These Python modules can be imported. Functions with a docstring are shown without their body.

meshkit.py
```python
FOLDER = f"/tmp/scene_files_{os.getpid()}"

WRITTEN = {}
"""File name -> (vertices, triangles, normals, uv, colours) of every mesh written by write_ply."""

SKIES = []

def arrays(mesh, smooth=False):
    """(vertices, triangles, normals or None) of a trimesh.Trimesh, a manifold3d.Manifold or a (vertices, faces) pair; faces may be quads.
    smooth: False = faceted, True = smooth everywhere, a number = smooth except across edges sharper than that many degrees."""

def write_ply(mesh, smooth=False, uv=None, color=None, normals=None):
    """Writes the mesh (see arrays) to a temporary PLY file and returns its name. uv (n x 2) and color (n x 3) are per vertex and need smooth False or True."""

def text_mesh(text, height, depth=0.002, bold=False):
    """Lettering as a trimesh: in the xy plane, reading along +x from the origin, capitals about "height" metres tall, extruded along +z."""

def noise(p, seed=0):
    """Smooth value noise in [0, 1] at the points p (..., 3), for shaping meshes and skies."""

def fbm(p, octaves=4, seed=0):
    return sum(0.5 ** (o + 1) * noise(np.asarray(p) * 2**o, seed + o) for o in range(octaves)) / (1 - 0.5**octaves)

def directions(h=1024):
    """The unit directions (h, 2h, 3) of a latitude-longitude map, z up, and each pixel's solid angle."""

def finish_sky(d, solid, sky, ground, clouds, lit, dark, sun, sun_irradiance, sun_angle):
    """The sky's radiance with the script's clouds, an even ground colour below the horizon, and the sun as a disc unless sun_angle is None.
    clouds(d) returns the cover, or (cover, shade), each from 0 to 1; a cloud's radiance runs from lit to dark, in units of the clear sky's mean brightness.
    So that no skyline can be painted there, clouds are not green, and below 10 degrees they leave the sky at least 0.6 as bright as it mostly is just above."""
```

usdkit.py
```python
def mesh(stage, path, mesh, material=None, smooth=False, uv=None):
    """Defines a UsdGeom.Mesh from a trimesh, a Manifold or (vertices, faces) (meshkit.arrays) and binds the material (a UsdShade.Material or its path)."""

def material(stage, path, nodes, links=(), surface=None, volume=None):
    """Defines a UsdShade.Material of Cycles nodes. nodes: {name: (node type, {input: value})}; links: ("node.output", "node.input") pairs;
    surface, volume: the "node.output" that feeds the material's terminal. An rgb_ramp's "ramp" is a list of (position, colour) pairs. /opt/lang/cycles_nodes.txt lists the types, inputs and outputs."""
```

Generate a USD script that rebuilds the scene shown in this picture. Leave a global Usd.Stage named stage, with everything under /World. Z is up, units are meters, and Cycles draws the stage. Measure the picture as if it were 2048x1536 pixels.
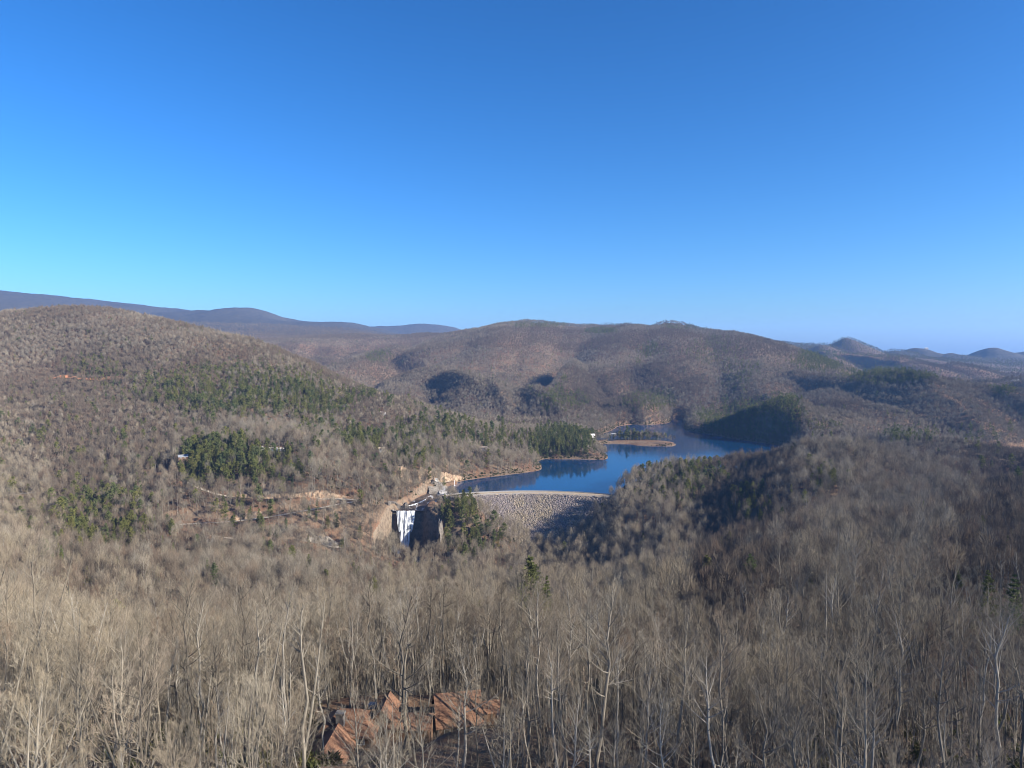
import math, random
import numpy as np
import trimesh
from scipy.interpolate import RBFInterpolator, RegularGridInterpolator
from scipy.spatial import cKDTree
from shapely.geometry import Polygon, Point
import shapely
from pxr import Usd, UsdGeom, UsdLux, UsdShade, Gf, Sdf, Vt
import usdkit, meshkit

stage = Usd.Stage.CreateInMemory()
UsdGeom.SetStageUpAxis(stage, "Z")
UsdGeom.SetStageMetersPerUnit(stage, 1.0)
UsdGeom.Xform.Define(stage, "/World")
UsdGeom.Scope.Define(stage, "/World/Looks")

# ------------------------------------------------------------------ camera, sky, sun, exposure
FPX, CX, CY, HOR = 1422.0, 1024.0, 768.0, 700.0       # focal length and centre for a 2048 wide picture, eye level row
PITCH = math.atan((CY - HOR) / FPX)
CAM_Z = 192.0                                          # metres above the lake (z = 0)
EXPOSURE = 1.36
SKY_STRENGTH = 0.068
SUN_I = 1.25
SUN_EL = math.radians(24.5)
SUN_AZ_VEC = np.array([0.93, -0.37]) / np.hypot(0.93, 0.37)
SUN = np.array([SUN_AZ_VEC[0] * math.cos(SUN_EL), SUN_AZ_VEC[1] * math.cos(SUN_EL), math.sin(SUN_EL)])

cam = UsdGeom.Camera.Define(stage, "/World/camera")
cam.CreateHorizontalApertureAttr(36.0)
cam.CreateVerticalApertureAttr(27.0)
cam.CreateFocalLengthAttr(36.0 * FPX / 2048.0)
cam.CreateClippingRangeAttr(Gf.Vec2f(1.0, 60000.0))
cam.CreateExposureAttr(EXPOSURE)
cam.AddTranslateOp().Set(Gf.Vec3d(0, 0, CAM_Z))
cam.AddRotateXOp().Set(90.0 - math.degrees(PITCH))

dome = UsdLux.DomeLight.Define(stage, "/World/sky")
dome.GetPrim().SetCustomDataByKey("kind", "structure")
sky_mat = usdkit.material(stage, "/World/Looks/sky", {
    "s": ("sky_texture", {"sky_type": "single_scattering", "sun_disc": False, "sun_elevation": SUN_EL,
                          "sun_rotation": math.atan2(SUN[0], SUN[1]), "altitude": 200.0,
                          "air_density": 1.0, "aerosol_density": 1.1, "ozone_density": 8.0}),
    "ga": ("gamma", {"gamma": 1.28}),
    "h": ("hsv", {"hue": 0.497, "saturation": 1.07, "value": 0.75, "fac": 1.0}),
    "b": ("background_shader", {"strength": SKY_STRENGTH})},
    [("s.color", "ga.color"), ("ga.color", "h.color"), ("h.color", "b.color")], surface="b.background")
UsdShade.MaterialBindingAPI.Apply(dome.GetPrim()).Bind(sky_mat)

sun = UsdLux.DistantLight.Define(stage, "/World/sun")
sun.CreateNormalizeAttr(True)
sun.CreateIntensityAttr(SUN_I)
sun.CreateAngleAttr(0.53)
sun.CreateColorAttr(Gf.Vec3f(1.0, 0.915, 0.79))
_q = Gf.Rotation(Gf.Vec3d(0, 0, 1), Gf.Vec3d(*map(float, SUN)))
sun.AddTransformOp().Set(Gf.Matrix4d().SetRotate(_q))

# ------------------------------------------------------------------ helpers
RNG = np.random.default_rng(20230117)
_used = {}


def path_for(name, parent=None):
    base = (parent.GetPath().pathString if parent is not None else "/World") + "/" + name
    n = _used.get(base, -1) + 1
    _used[base] = n
    return base if n == 0 else f"{base}_{n:03d}"


def tag(o, label=None, cat=None, group=None, kind=None):
    p = o.GetPrim() if hasattr(o, "GetPrim") else o
    for k, v in (("label", label), ("category", cat), ("group", group), ("kind", kind)):
        if v:
            p.SetCustomDataByKey(k, v)
    return p


def obj(name, mesh, mat, parent=None, smooth=False):
    return usdkit.mesh(stage, path_for(name, parent), mesh, mat, smooth=smooth).GetPrim()


def thing(name, label=None, cat=None, group=None, loc=(0, 0, 0), rotz=0.0, kind=None):
    x = UsdGeom.Xform.Define(stage, path_for(name))
    x.AddTranslateOp().Set(Gf.Vec3d(*map(float, loc)))
    if rotz:
        x.AddRotateZOp().Set(float(math.degrees(rotz)))
    return tag(x.GetPrim(), label, cat, group, kind)


def at_plane(u, v, z):
    """The point at height z seen at picture position u, v (2048 x 1536)."""
    dx, dz = (u - CX) / FPX, (CY - v) / FPX
    d = np.array([dx, math.cos(PITCH) + dz * math.sin(PITCH), -math.sin(PITCH) + dz * math.cos(PITCH)])
    t = (z - CAM_Z) / d[2]
    return np.array([0, 0, CAM_Z]) + d * t


def at_y(u, v, Y):
    dx, dz = (u - CX) / FPX, (CY - v) / FPX
    d = np.array([dx, math.cos(PITCH) + dz * math.sin(PITCH), -math.sin(PITCH) + dz * math.cos(PITCH)])
    return np.array([0, 0, CAM_Z]) + d * (Y / d[1])


def project(P):
    P = np.asarray(P, float)
    X, Y, Z = P[..., 0], P[..., 1], P[..., 2] - CAM_Z
    c, s = math.cos(PITCH), math.sin(PITCH)
    depth = Y * c - Z * s
    up = Y * s + Z * c
    return CX + FPX * X / depth, CY - FPX * up / depth


def sstep(a, b, x):
    t = np.clip((np.asarray(x, float) - a) / (b - a), 0, 1)
    return t * t * (3 - 2 * t)


# ------------------------------------------------------------------ materials
def mat(name, nodes, links, surface="p.BSDF", **k):
    return usdkit.material(stage, "/World/Looks/" + name, nodes, links, surface=surface, **k)


def simple(name, col, rough=0.85, var=0.25, scale=0.5, rnd=0.0, spec=0.2):
    """A rough surface whose tone wanders with a noise and, with rnd, from thing to thing."""
    c = np.array(col)
    nodes = {"g": ("geometry", {}), "n": ("noise_texture", {"scale": scale, "detail": 4.0}),
             "r": ("rgb_ramp", {"ramp": [(0.25, tuple(c * (1 - var))), (0.75, tuple(c * (1 + var)))]}),
             "p": ("principled_bsdf", {"roughness": rough, "specular_ior_level": spec})}
    links = [("g.position", "n.vector"), ("n.fac", "r.fac")]
    if rnd:
        nodes |= {"o": ("object_info", {}), "m": ("map_range", {"from_min": 0.0, "from_max": 1.0, "to_min": 1 - rnd, "to_max": 1 + rnd}),
                  "x": ("mix", {"mix_type": "multiply", "fac": 1.0})}
        links += [("o.random", "m.value"), ("r.color", "x.color1"), ("m.result", "x.color2"), ("x.color", "p.base_color")]
    else:
        links += [("r.color", "p.base_color")]
    return mat(name, nodes, links)


def tree_mat(name, cols, rough=0.9, translucent=0.0, scale=0.8):
    """Bark, twigs or needles: each tree takes its own tone from the list cols."""
    k = len(cols)
    ramp = [((i + 0.5) / k, tuple(c)) for i, c in enumerate(cols)]
    nodes = {"o": ("object_info", {}), "r": ("rgb_ramp", {"ramp": ramp}),
             "g": ("geometry", {}), "n": ("noise_texture", {"scale": scale, "detail": 3.0}),
             "m": ("map_range", {"from_min": 0.25, "from_max": 0.75, "to_min": 0.72, "to_max": 1.28}),
             "x": ("mix", {"mix_type": "multiply", "fac": 1.0})}
    links = [("o.random", "r.fac"), ("g.position", "n.vector"), ("n.fac", "m.value"), ("r.color", "x.color1"), ("m.result", "x.color2")]
    nodes["p"] = ("diffuse_bsdf", {"roughness": 0.3})
    links.append(("x.color", "p.color"))
    if translucent:
        nodes |= {"t": ("translucent_bsdf", {}), "mx": ("mix_closure", {"fac": translucent})}
        links += [("x.color", "t.color"), ("p.BSDF", "mx.closure1"), ("t.BSDF", "mx.closure2")]
        return mat(name, nodes, links, surface="mx.closure")
    return mat(name, nodes, links)


M = {}
M["bark"] = tree_mat("bark", [(0.156, 0.139, 0.111), (0.193, 0.172, 0.139), (0.115, 0.098, 0.078), (0.172, 0.152, 0.119), (0.271, 0.250, 0.213), (0.094, 0.082, 0.066)])
M["twig"] = tree_mat("twig", [(.185, .158, .118), (.245, .215, .170), (.125, .103, .078), (.20, .170, .128), (.16, .142, .112), (.22, .170, .122), (.105, .092, .072), (.225, .205, .165), (.17, .130, .095)])
M["tan_twig"] = tree_mat("tan_twig", [(.245, .205, .145), (.285, .25, .19), (.20, .165, .115), (.26, .22, .16), (.225, .185, .14)])
M["dark_twig"] = tree_mat("dark_twig", [(.13, .105, .08), (.155, .125, .095), (.105, .09, .07), (.15, .11, .08)])
M["needle"] = tree_mat("needle", [(.15, .155, .05), (.10, .125, .05), (.175, .17, .055), (.085, .115, .055), (.15, .15, .05)], translucent=0.3)
M["pine_bark"] = tree_mat("pine_bark", [(.15, .11, .085), (.19, .15, .12)])
M["laurel"] = tree_mat("laurel", [(.07, .08, .03), (.05, .06, .025), (.10, .095, .035)], translucent=0.15)

# ------------------------------------------------------------------ the lie of the land
# (picture column, distance north, ground height) for ground known directly,
# and (picture column, distance, row of the tree tops, tree height) where only the tree tops are seen
GZ = [
    *[(u, 40, 142) for u in (-400, 200, 800, 1400, 2000, 2600)], *[(u, 75, 133) for u in (-300, 300, 900, 1500, 2100)],
    (-400, 110, 132), (200, 110, 127), (700, 110, 125), (1100, 110, 124), (1500, 110, 122), (2000, 110, 124), (2500, 110, 130),
    (-300, 150, 115), (0, 150, 111), (400, 150, 111), (700, 150, 116), (1000, 150, 114), (1400, 150, 107), (1800, 150, 110), (2100, 150, 114), (2500, 150, 122),
    (-300, 220, 95), (0, 220, 90), (300, 220, 86), (600, 220, 85), (900, 220, 85), (1250, 220, 83), (1600, 220, 92), (1900, 220, 97), (2300, 220, 109),
    (-300, 300, 73), (0, 300, 67), (300, 300, 54), (600, 300, 59), (900, 300, 57), (1250, 300, 59), (1500, 300, 71), (1800, 300, 79), (2100, 300, 87), (2500, 300, 99),
    (-300, 420, 44), (0, 420, 33), (300, 420, 14), (600, 420, 10), (850, 420, 15), (1100, 420, 15), (1300, 420, 36), (1500, 420, 53), (1800, 420, 64), (2050, 420, 72), (2500, 420, 88),
    (-300, 550, 35), (0, 550, 22), (300, 550, 10), (600, 550, 2), (800, 550, -14), (1000, 550, -18), (1200, 550, -8), (1350, 550, 14), (1500, 550, 33), (1800, 550, 52), (2050, 550, 62), (2500, 550, 80),
    # the gorge below the dam and its two sides
    (700, 660, -32), (800, 680, -46), (900, 680, -46), (1000, 680, -47), (1100, 700, -48), (1200, 690, -38), (820, 780, -50), (860, 810, -51), (1000, 770, -52), (1090, 800, -53), (1095, 850, -53), (1150, 780, -44), (1180, 850, -32), (1225, 900, 0), (1225, 850, -12), (1020, 850, -32), (1000, 890, -18), (955, 905, 0), (940, 870, -12), (1040, 890, -34), (1150, 890, -34),
    (1300, 700, -25), (1300, 800, -10), (1280, 900, 4), (1300, 1000, 14), (1350, 1080, 5),
    (1400, 760, -10), (1450, 700, -2), (1470, 850, 2), (1460, 950, 7), (1450, 1020, 14), (1450, 1080, 8),
    (1600, 600, 32), (1540, 780, 24), (1600, 760, 36), (1600, 900, 36), (1560, 960, 22), (1640, 960, 38), (1600, 1080, 22), (1600, 1200, 3),
    (1750, 650, 30), (1750, 800, 30), (1750, 1000, 44), (1750, 1150, 26),
    (1900, 600, 48), (1900, 750, 28), (1900, 950, 30), (2050, 650, 50), (2050, 800, 26), (2050, 920, 24), (2300, 700, 60), (2300, 950, 36),
    # left bank
    (-250, 700, 26), (-250, 1000, 50), (-250, 1400, 130),
    (0, 700, 12), (0, 850, 17), (0, 1000, 33), (150, 700, -3), (150, 850, 8), (150, 1000, 33),
    (300, 640, -10), (300, 740, 2), (350, 775, 8), (300, 850, 20), (300, 1000, 42),
    (450, 700, -18), (450, 780, 0), (450, 860, 32), (450, 950, 54), (450, 1100, 58),
    (600, 700, -26), (600, 770, -6), (600, 830, 18), (600, 900, 42), (600, 960, 56), (600, 1100, 56),
    (700, 740, -34), (700, 800, -12), (765, 800, -26), (772, 845, -4), (735, 775, -30), (775, 900, 4), (710, 850, 12), (700, 900, 24), (750, 1000, 30), (750, 1200, 46),
    (850, 1040, 30), (900, 1080, 22), (900, 1200, 34), (1000, 1180, 18), (1000, 1250, 26), (1100, 1270, 16), (1100, 1340, 26),
    # low ground behind the left bank and round the lake
    (900, 1700, 12), (1000, 1600, 6), (1000, 2000, 12), (1000, 2400, 44), (1130, 1700, 5), (1130, 1950, 18), (800, 2000, 20), (700, 2400, 46),
    (1650, 1350, 8), (1750, 1350, 16), (1950, 1300, 4), (2200, 1300, 12), (1640, 1500, 46), (1590, 1500, 70), (1500, 1590, 52), (1430, 1660, 24), (1640, 1750, 66), (1540, 1750, 30), (1450, 1800, 8),
    (1780, 1700, 46), (1950, 1700, 22), (2200, 1700, 40),
    (1290, 1990, 48), (1240, 2020, 36), (1330, 1960, 20), (1400, 2200, 24), (1380, 1980, 4), (1360, 2050, 0), (1300, 2250, 20),
]
TOPS = [
    (0, 1300, 800, 18), (0, 1600, 702, 16), (0, 1900, 620, 16), (-250, 1900, 640, 16), (100, 1880, 618, 16), (150, 1300, 790, 18), (150, 1600, 702, 16), (170, 1850, 613, 16),
    (230, 1830, 622, 16), (300, 1300, 785, 18), (300, 1550, 702, 16), (300, 1780, 640, 16), (400, 1700, 660, 16), (450, 1300, 782, 18), (450, 1500, 720, 16), (450, 1650, 672, 16),
    (500, 1620, 690, 16), (560, 1560, 718, 16), (600, 1300, 800, 18), (620, 1500, 750, 16), (680, 1470, 778, 16), (750, 1430, 796, 16), (830, 1400, 815, 16), (900, 1390, 840, 16), (1000, 1370, 851, 16), (1100, 1340, 862, 16),
    # behind the left hill
    *[(u, y, v, 14) for u, y, v in ((0, 2700, 690), (200, 2700, 690), (400, 2600, 720), (550, 2400, 760), (650, 2700, 745), (700, 3000, 735), (600, 3800, 692), (700, 3600, 705), (800, 3000, 735), (800, 3500, 705), (850, 2500, 775), (930, 2700, 755), (900, 3300, 715))],
    # main hill beyond the lake: sky line, then its face
    *[(u, y, v + 6, 14) for u, y, v in ((700, 4600, 666), (800, 4400, 664), (930, 4200, 664), (960, 4100, 660), (1000, 4050, 650), (1035, 4000, 643), (1080, 3950, 646), (1150, 3900, 655), (1200, 3850, 656),
                                    (1260, 3700, 651), (1320, 3600, 651), (1380, 3500, 660), (1440, 3350, 662), (1480, 3250, 672), (1530, 3100, 684), (1580, 2950, 705), (1640, 2750, 735), (1700, 2550, 765), (1760, 2400, 790))],
    *[(u, y, v + 14, 14) for u, y, v in ((1000, 2900, 742), (1000, 3400, 702), (1080, 2500, 790), (1100, 3000, 735), (1130, 2620, 750), (1155, 2600, 746), (1200, 2500, 775), (1230, 2350, 800), (1250, 2900, 735), (1200, 3400, 700),
                                    (1350, 2900, 722), (1350, 2400, 775), (1420, 2300, 785), (1450, 2900, 705), (1500, 2300, 770), (1550, 2600, 732), (1600, 2200, 775))],
    # right side
    *[(u, y, v + 13, 14) for u, y, v in ((1750, 2100, 775), (1850, 2150, 785), (1950, 2100, 788), (1960, 2350, 770), (2050, 2400, 762), (2250, 2400, 760), (1680, 3500, 748), (1750, 3450, 735), (1830, 3400, 725), (1900, 3400, 728), (1960, 3400, 740), (2060, 3500, 750), (2250, 3500, 752),
                                    (1620, 4400, 712), (1680, 4350, 700), (1720, 4300, 712), (1800, 2800, 765), (1900, 2800, 765))],
    *[(u, y, v + 16, 0) for u, y, v in ((1500, 6000, 684), (1560, 5900, 685), (1600, 5700, 690), (1640, 5500, 688), (1690, 5400, 678), (1715, 5400, 685), (1740, 5500, 697), (1790, 5900, 700), (1830, 6100, 696), (1880, 6200, 705), (1910, 6300, 710), (1950, 6300, 700), (1980, 6300, 696), (2010, 6400, 705), (2050, 6500, 710), (2250, 6600, 700))],
    *[(u, y, v, 0) for u, y, v in ((1740, 4700, 724), (1850, 4700, 722), (1950, 4700, 728), (2050, 4700, 735))],
    # far blue mountains
    *[(u, y, v, 0) for u, y, v in ((-250, 7000, 570), (0, 7000, 583), (60, 7000, 590), (130, 7000, 600), (180, 7000, 612), (230, 7200, 614), (260, 7300, 611), (290, 7300, 621), (330, 7500, 625), (420, 7500, 622), (490, 7500, 617), (520, 7500, 625), (560, 7500, 640), (600, 7500, 646), (690, 7600, 645), (730, 7800, 661),
                                   (790, 10500, 660), (835, 10500, 652), (858, 10500, 658), (890, 10200, 653), (940, 10000, 664), (1000, 10000, 690), (1300, 9000, 690),
                                   (0, 4500, 655), (250, 4500, 672), (450, 5000, 668), (600, 5600, 662), (700, 5600, 668), (800, 6500, 672), (950, 6000, 700), (1100, 5500, 700), (1300, 5000, 700), (1450, 4500, 705), (1550, 4000, 712))],
]
pts = [np.array([(u - CX) / FPX * Y, Y, z]) for u, Y, z in GZ]
for u, Y, v, h in TOPS:
    P = at_y(u, v, Y)
    P[2] -= h
    pts.append(P)
for th in np.radians([-75, -60, 60, 75]):                 # round the sides of the view
    for r, z in ((40, 142), (110, 135), (300, 110), (700, 70 if th > 0 else 60), (1500, 90 if th > 0 else 170), (3000, 140 if th > 0 else 300), (7000, 260 if th > 0 else 620), (11000, 200)):
        pts.append(np.array([r * math.sin(th), r * math.cos(th), z]))
pts = np.array(pts)


def polar(X, Y):
    return np.degrees(np.arctan2(X, Y)), np.log(np.hypot(X, Y) + 1e-6)


KT, KR = 1 / 9.0, 1 / 0.22
_th, _lr = polar(pts[:, 0], pts[:, 1])
_r = np.exp(_lr)
_rbf = RBFInterpolator(np.stack([_th * KT, _lr * KR], 1), pts[:, 2] / _r ** 0.5, kernel="thin_plate_spline", smoothing=0.0005)
_gt = np.linspace(-80, 80, 321)
_gr = np.linspace(math.log(20), math.log(16000), 420)
_T, _R = np.meshgrid(_gt, _gr, indexing="ij")
_base = _rbf(np.stack([_T.ravel() * KT, _R.ravel() * KR], 1)).reshape(_T.shape) * np.exp(_R) ** 0.5
_basef = RegularGridInterpolator((_gt, _gr), _base, bounds_error=False, fill_value=None)


def ridged(X, Y, wl, seed, octaves=4):
    P = np.stack([X / wl, Y / wl, np.zeros_like(X)], -1)
    out, amp, tot = 0, 1.0, 0
    for o in range(octaves):
        n = meshkit.noise(P * 2 ** o + 17.3 * o, seed + o)
        out = out + amp * (1 - np.abs(2 * n - 1))
        tot += amp
        amp *= 0.5
    return out / tot


def poly_world(uv, z=0.0):
    return [tuple(at_plane(u, v, z)[:2]) for u, v in uv]


LAKE_UV = [(893, 990), (893, 970), (930, 961), (980, 954), (1040, 947), (1080, 941), (1084, 937), (1082, 928), (1075, 922), (1090, 918), (1120, 918.5), (1150, 918.5), (1180, 919.5),
           (1212, 919), (1217, 915), (1214, 909), (1195, 900), (1186, 894), (1196, 889), (1220, 887.5), (1258, 888.5), (1272, 891), (1300, 892.5), (1344, 893), (1353, 890), (1345, 884), (1310, 880.5), (1270, 878.5), (1235, 880),
           (1212, 883), (1196, 884), (1186, 880), (1190, 872), (1206, 867), (1222, 862), (1236, 853), (1250, 850.5), (1266, 849), (1290, 850.5), (1312, 849), (1335, 846.5), (1343, 843), (1345, 838),
           (1352, 836), (1366, 839), (1368, 846), (1366, 856), (1375, 862), (1420, 869), (1480, 880), (1540, 888), (1575, 893), (1596, 904), (1600, 915),
           (1560, 931), (1500, 941), (1400, 948), (1300, 958), (1250, 972), (1232, 985), (1226, 992), (1150, 989), (1063, 987), (980, 989)]
LAKE = Polygon(poly_world(LAKE_UV)).buffer(0)
ISLAND_C = at_plane(1285, 885, 0)[:2]


def lake_dist(X, Y):
    """Signed distance to the shore: negative in the lake. Only worked out near it."""
    d = np.full(X.shape, 999.0)
    x0, y0, x1, y1 = LAKE.bounds
    near = (X > x0 - 200) & (X < x1 + 200) & (Y > y0 - 200) & (Y < y1 + 200)
    P = shapely.points(X[near], Y[near])
    ins = shapely.contains(LAKE, P)
    dd = shapely.distance(LAKE.boundary, P)
    d[near] = np.where(ins, -dd, dd)
    return d


# roads: (column, row, height) with the height chosen so that the road lies on its hillside
def road_line(rows, step=4.0):
    P = np.array([at_y(u, v, Y) for u, v, Y in rows])
    s = np.r_[0, np.cumsum(np.hypot(*np.diff(P[:, :2], axis=0).T))]
    n = max(2, int(s[-1] / step))
    from scipy.interpolate import PchipInterpolator
    return PchipInterpolator(s, P)(np.linspace(0, s[-1], n))


ROADS = {
    "upper": road_line([(368, 962, 870), (390, 972, 862), (420, 984, 852), (450, 992, 846), (490, 998, 842), (540, 1000, 840), (600, 999, 842), (660, 998, 846), (700, 999, 850), (714, 1000, 851), (712, 1002.5, 846), (690, 1006, 838), (640, 1016, 822), (590, 1025, 810), (550, 1032, 802), (500, 1039, 794), (450, 1044, 790), (400, 1047, 786), (362, 1049, 784), (350, 1051.5, 779), (356, 1055, 774),
                         (380, 1063, 768), (420, 1072, 763), (470, 1078, 762), (530, 1084, 764), (600, 1089, 768), (650, 1092, 770), (682, 1095, 770)]),
    "valley": road_line([(-120, 1002, 800), (-40, 997, 806), (0, 992, 812), (50, 987, 818), (70, 984, 822)]),
    "spillway": road_line([(790, 968, 960), (830, 972, 962), (860, 968, 985), (900, 963, 1012)]),
}
_road_pts = np.vstack(list(ROADS.values()))
_road_tree = cKDTree(_road_pts[:, :2])

DAM_C0, DAM_C1, DAM_C2 = at_plane(898, 992, 4), at_plane(1065, 985, 4), at_plane(1232, 993, 4)


def dam_axis(t):
    """A point of the middle of the crest, t from 0 at the left bank to 1 at the right."""
    t = np.asarray(t, float)[..., None]
    c = 2 * DAM_C1 - 0.5 * (DAM_C0 + DAM_C2)
    return (1 - t) ** 2 * DAM_C0 + 2 * t * (1 - t) * c + t ** 2 * DAM_C2


_dam_t = np.linspace(-.2, 1.2, 281)
_dam_p = dam_axis(_dam_t)
_dam_tree = cKDTree(_dam_p[:, :2])
_dam_n = np.gradient(_dam_p[:, :2], axis=0)
_dam_n = np.stack([_dam_n[:, 1], -_dam_n[:, 0]], 1) / np.linalg.norm(_dam_n, axis=1, keepdims=True)   # points downstream


def dam_coords(X, Y):
    """Along the crest (0 to 1) and metres downstream of its middle; far away the second is 9999."""
    d, i = _dam_tree.query(np.stack([X.ravel(), Y.ravel()], 1), distance_upper_bound=300)
    ok = np.isfinite(d)
    i = np.minimum(i, len(_dam_t) - 1)
    rel = np.stack([X.ravel(), Y.ravel()], 1) - _dam_p[i, :2]
    s_ = (rel * _dam_n[i]).sum(1)
    return np.where(ok, _dam_t[i], -9).reshape(X.shape), np.where(ok, s_, 9999.0).reshape(X.shape)


FALL_L, FALL_R = at_plane(791, 1021, -4.4), at_plane(830, 1021, -4.4)


# hill tops: column, row, distance, steepness, roundness, stretch towards the viewer
PEAKS = [(1690, 677, 5200, .62, 28, .42), (1600, 688, 5600, .32, 120, .5), (1545, 684, 5900, .27, 160, .6), (1640, 690, 4900, .58, 40, .4), (1715, 704, 4500, .60, 35, .4), (1655, 706, 4100, .62, 35, .4),
         (1832, 695, 6000, .48, 50, .45), (1790, 702, 5600, .42, 60, .45), (1980, 695, 6000, .50, 45, .45), (2075, 700, 6200, .32, 150, .5), (1905, 708, 5600, .42, 60, .45),
         (1830, 722, 3500, .52, 60, .36), (1760, 731, 3400, .56, 45, .36), (1910, 725, 3450, .50, 60, .36), (1690, 743, 3300, .50, 45, .40), (2040, 746, 3200, .36, 100, .45), (1965, 766, 2350, .40, 60, .42), (2060, 761, 2400, .38, 60, .42), (1860, 778, 2150, .42, 55, .40), (1750, 772, 2000, .42, 50, .40), (1670, 778, 1900, .42, 45, .40), (1920, 800, 1900, .42, 45, .42), (1800, 830, 1650, .42, 40, .42), (2020, 830, 1800, .40, 50, .42), (1700, 850, 1450, .40, 40, .45), (1930, 870, 1400, .38, 40, .45),
         (490, 616, 7600, .34, 130, .5), (420, 622, 7600, .28, 200, .5), (260, 611, 7300, .28, 150, .5), (690, 645, 7600, .26, 150, .5), (835, 651, 10000, .34, 150, .6), (875, 654, 9800, .30, 200, .6), (790, 659, 10000, .3, 200, .6),
         (1148, 742, 2600, .58, 30, .36), (1292, 792, 1985, .30, 50, .5), (1320, 700, 3150, .50, 50, .34), (1440, 704, 2950, .52, 45, .34), (1385, 722, 2650, .50, 45, .36), (1490, 732, 2450, .50, 45, .38), (1040, 700, 3150, .52, 45, .34), (985, 738, 2750, .52, 40, .36), (1240, 702, 3150, .52, 45, .34),
         (900, 688, 3600, .50, 50, .36), (800, 690, 3500, .55, 40, .36), (735, 712, 3000, .48, 45, .36), (860, 742, 2650, .50, 40, .36), (1560, 716, 2750, .48, 50, .38), (1170, 690, 3500, .5, 50, .34), (1620, 752, 2450, .46, 45, .38),
         (1037, 643, 4000, .36, 120, .4), (960, 657, 4150, .36, 100, .4), (1085, 647, 3950, .36, 90, .4), (1150, 655, 3900, .36, 90, .4), (1200, 656, 3850, .36, 90, .4), (1265, 650, 3700, .36, 100, .4), (1325, 651, 3600, .36, 100, .4), (1390, 660, 3480, .38, 90, .4), (1445, 662, 3330, .38, 90, .4), (1495, 674, 3200, .40, 80, .4)]


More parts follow.
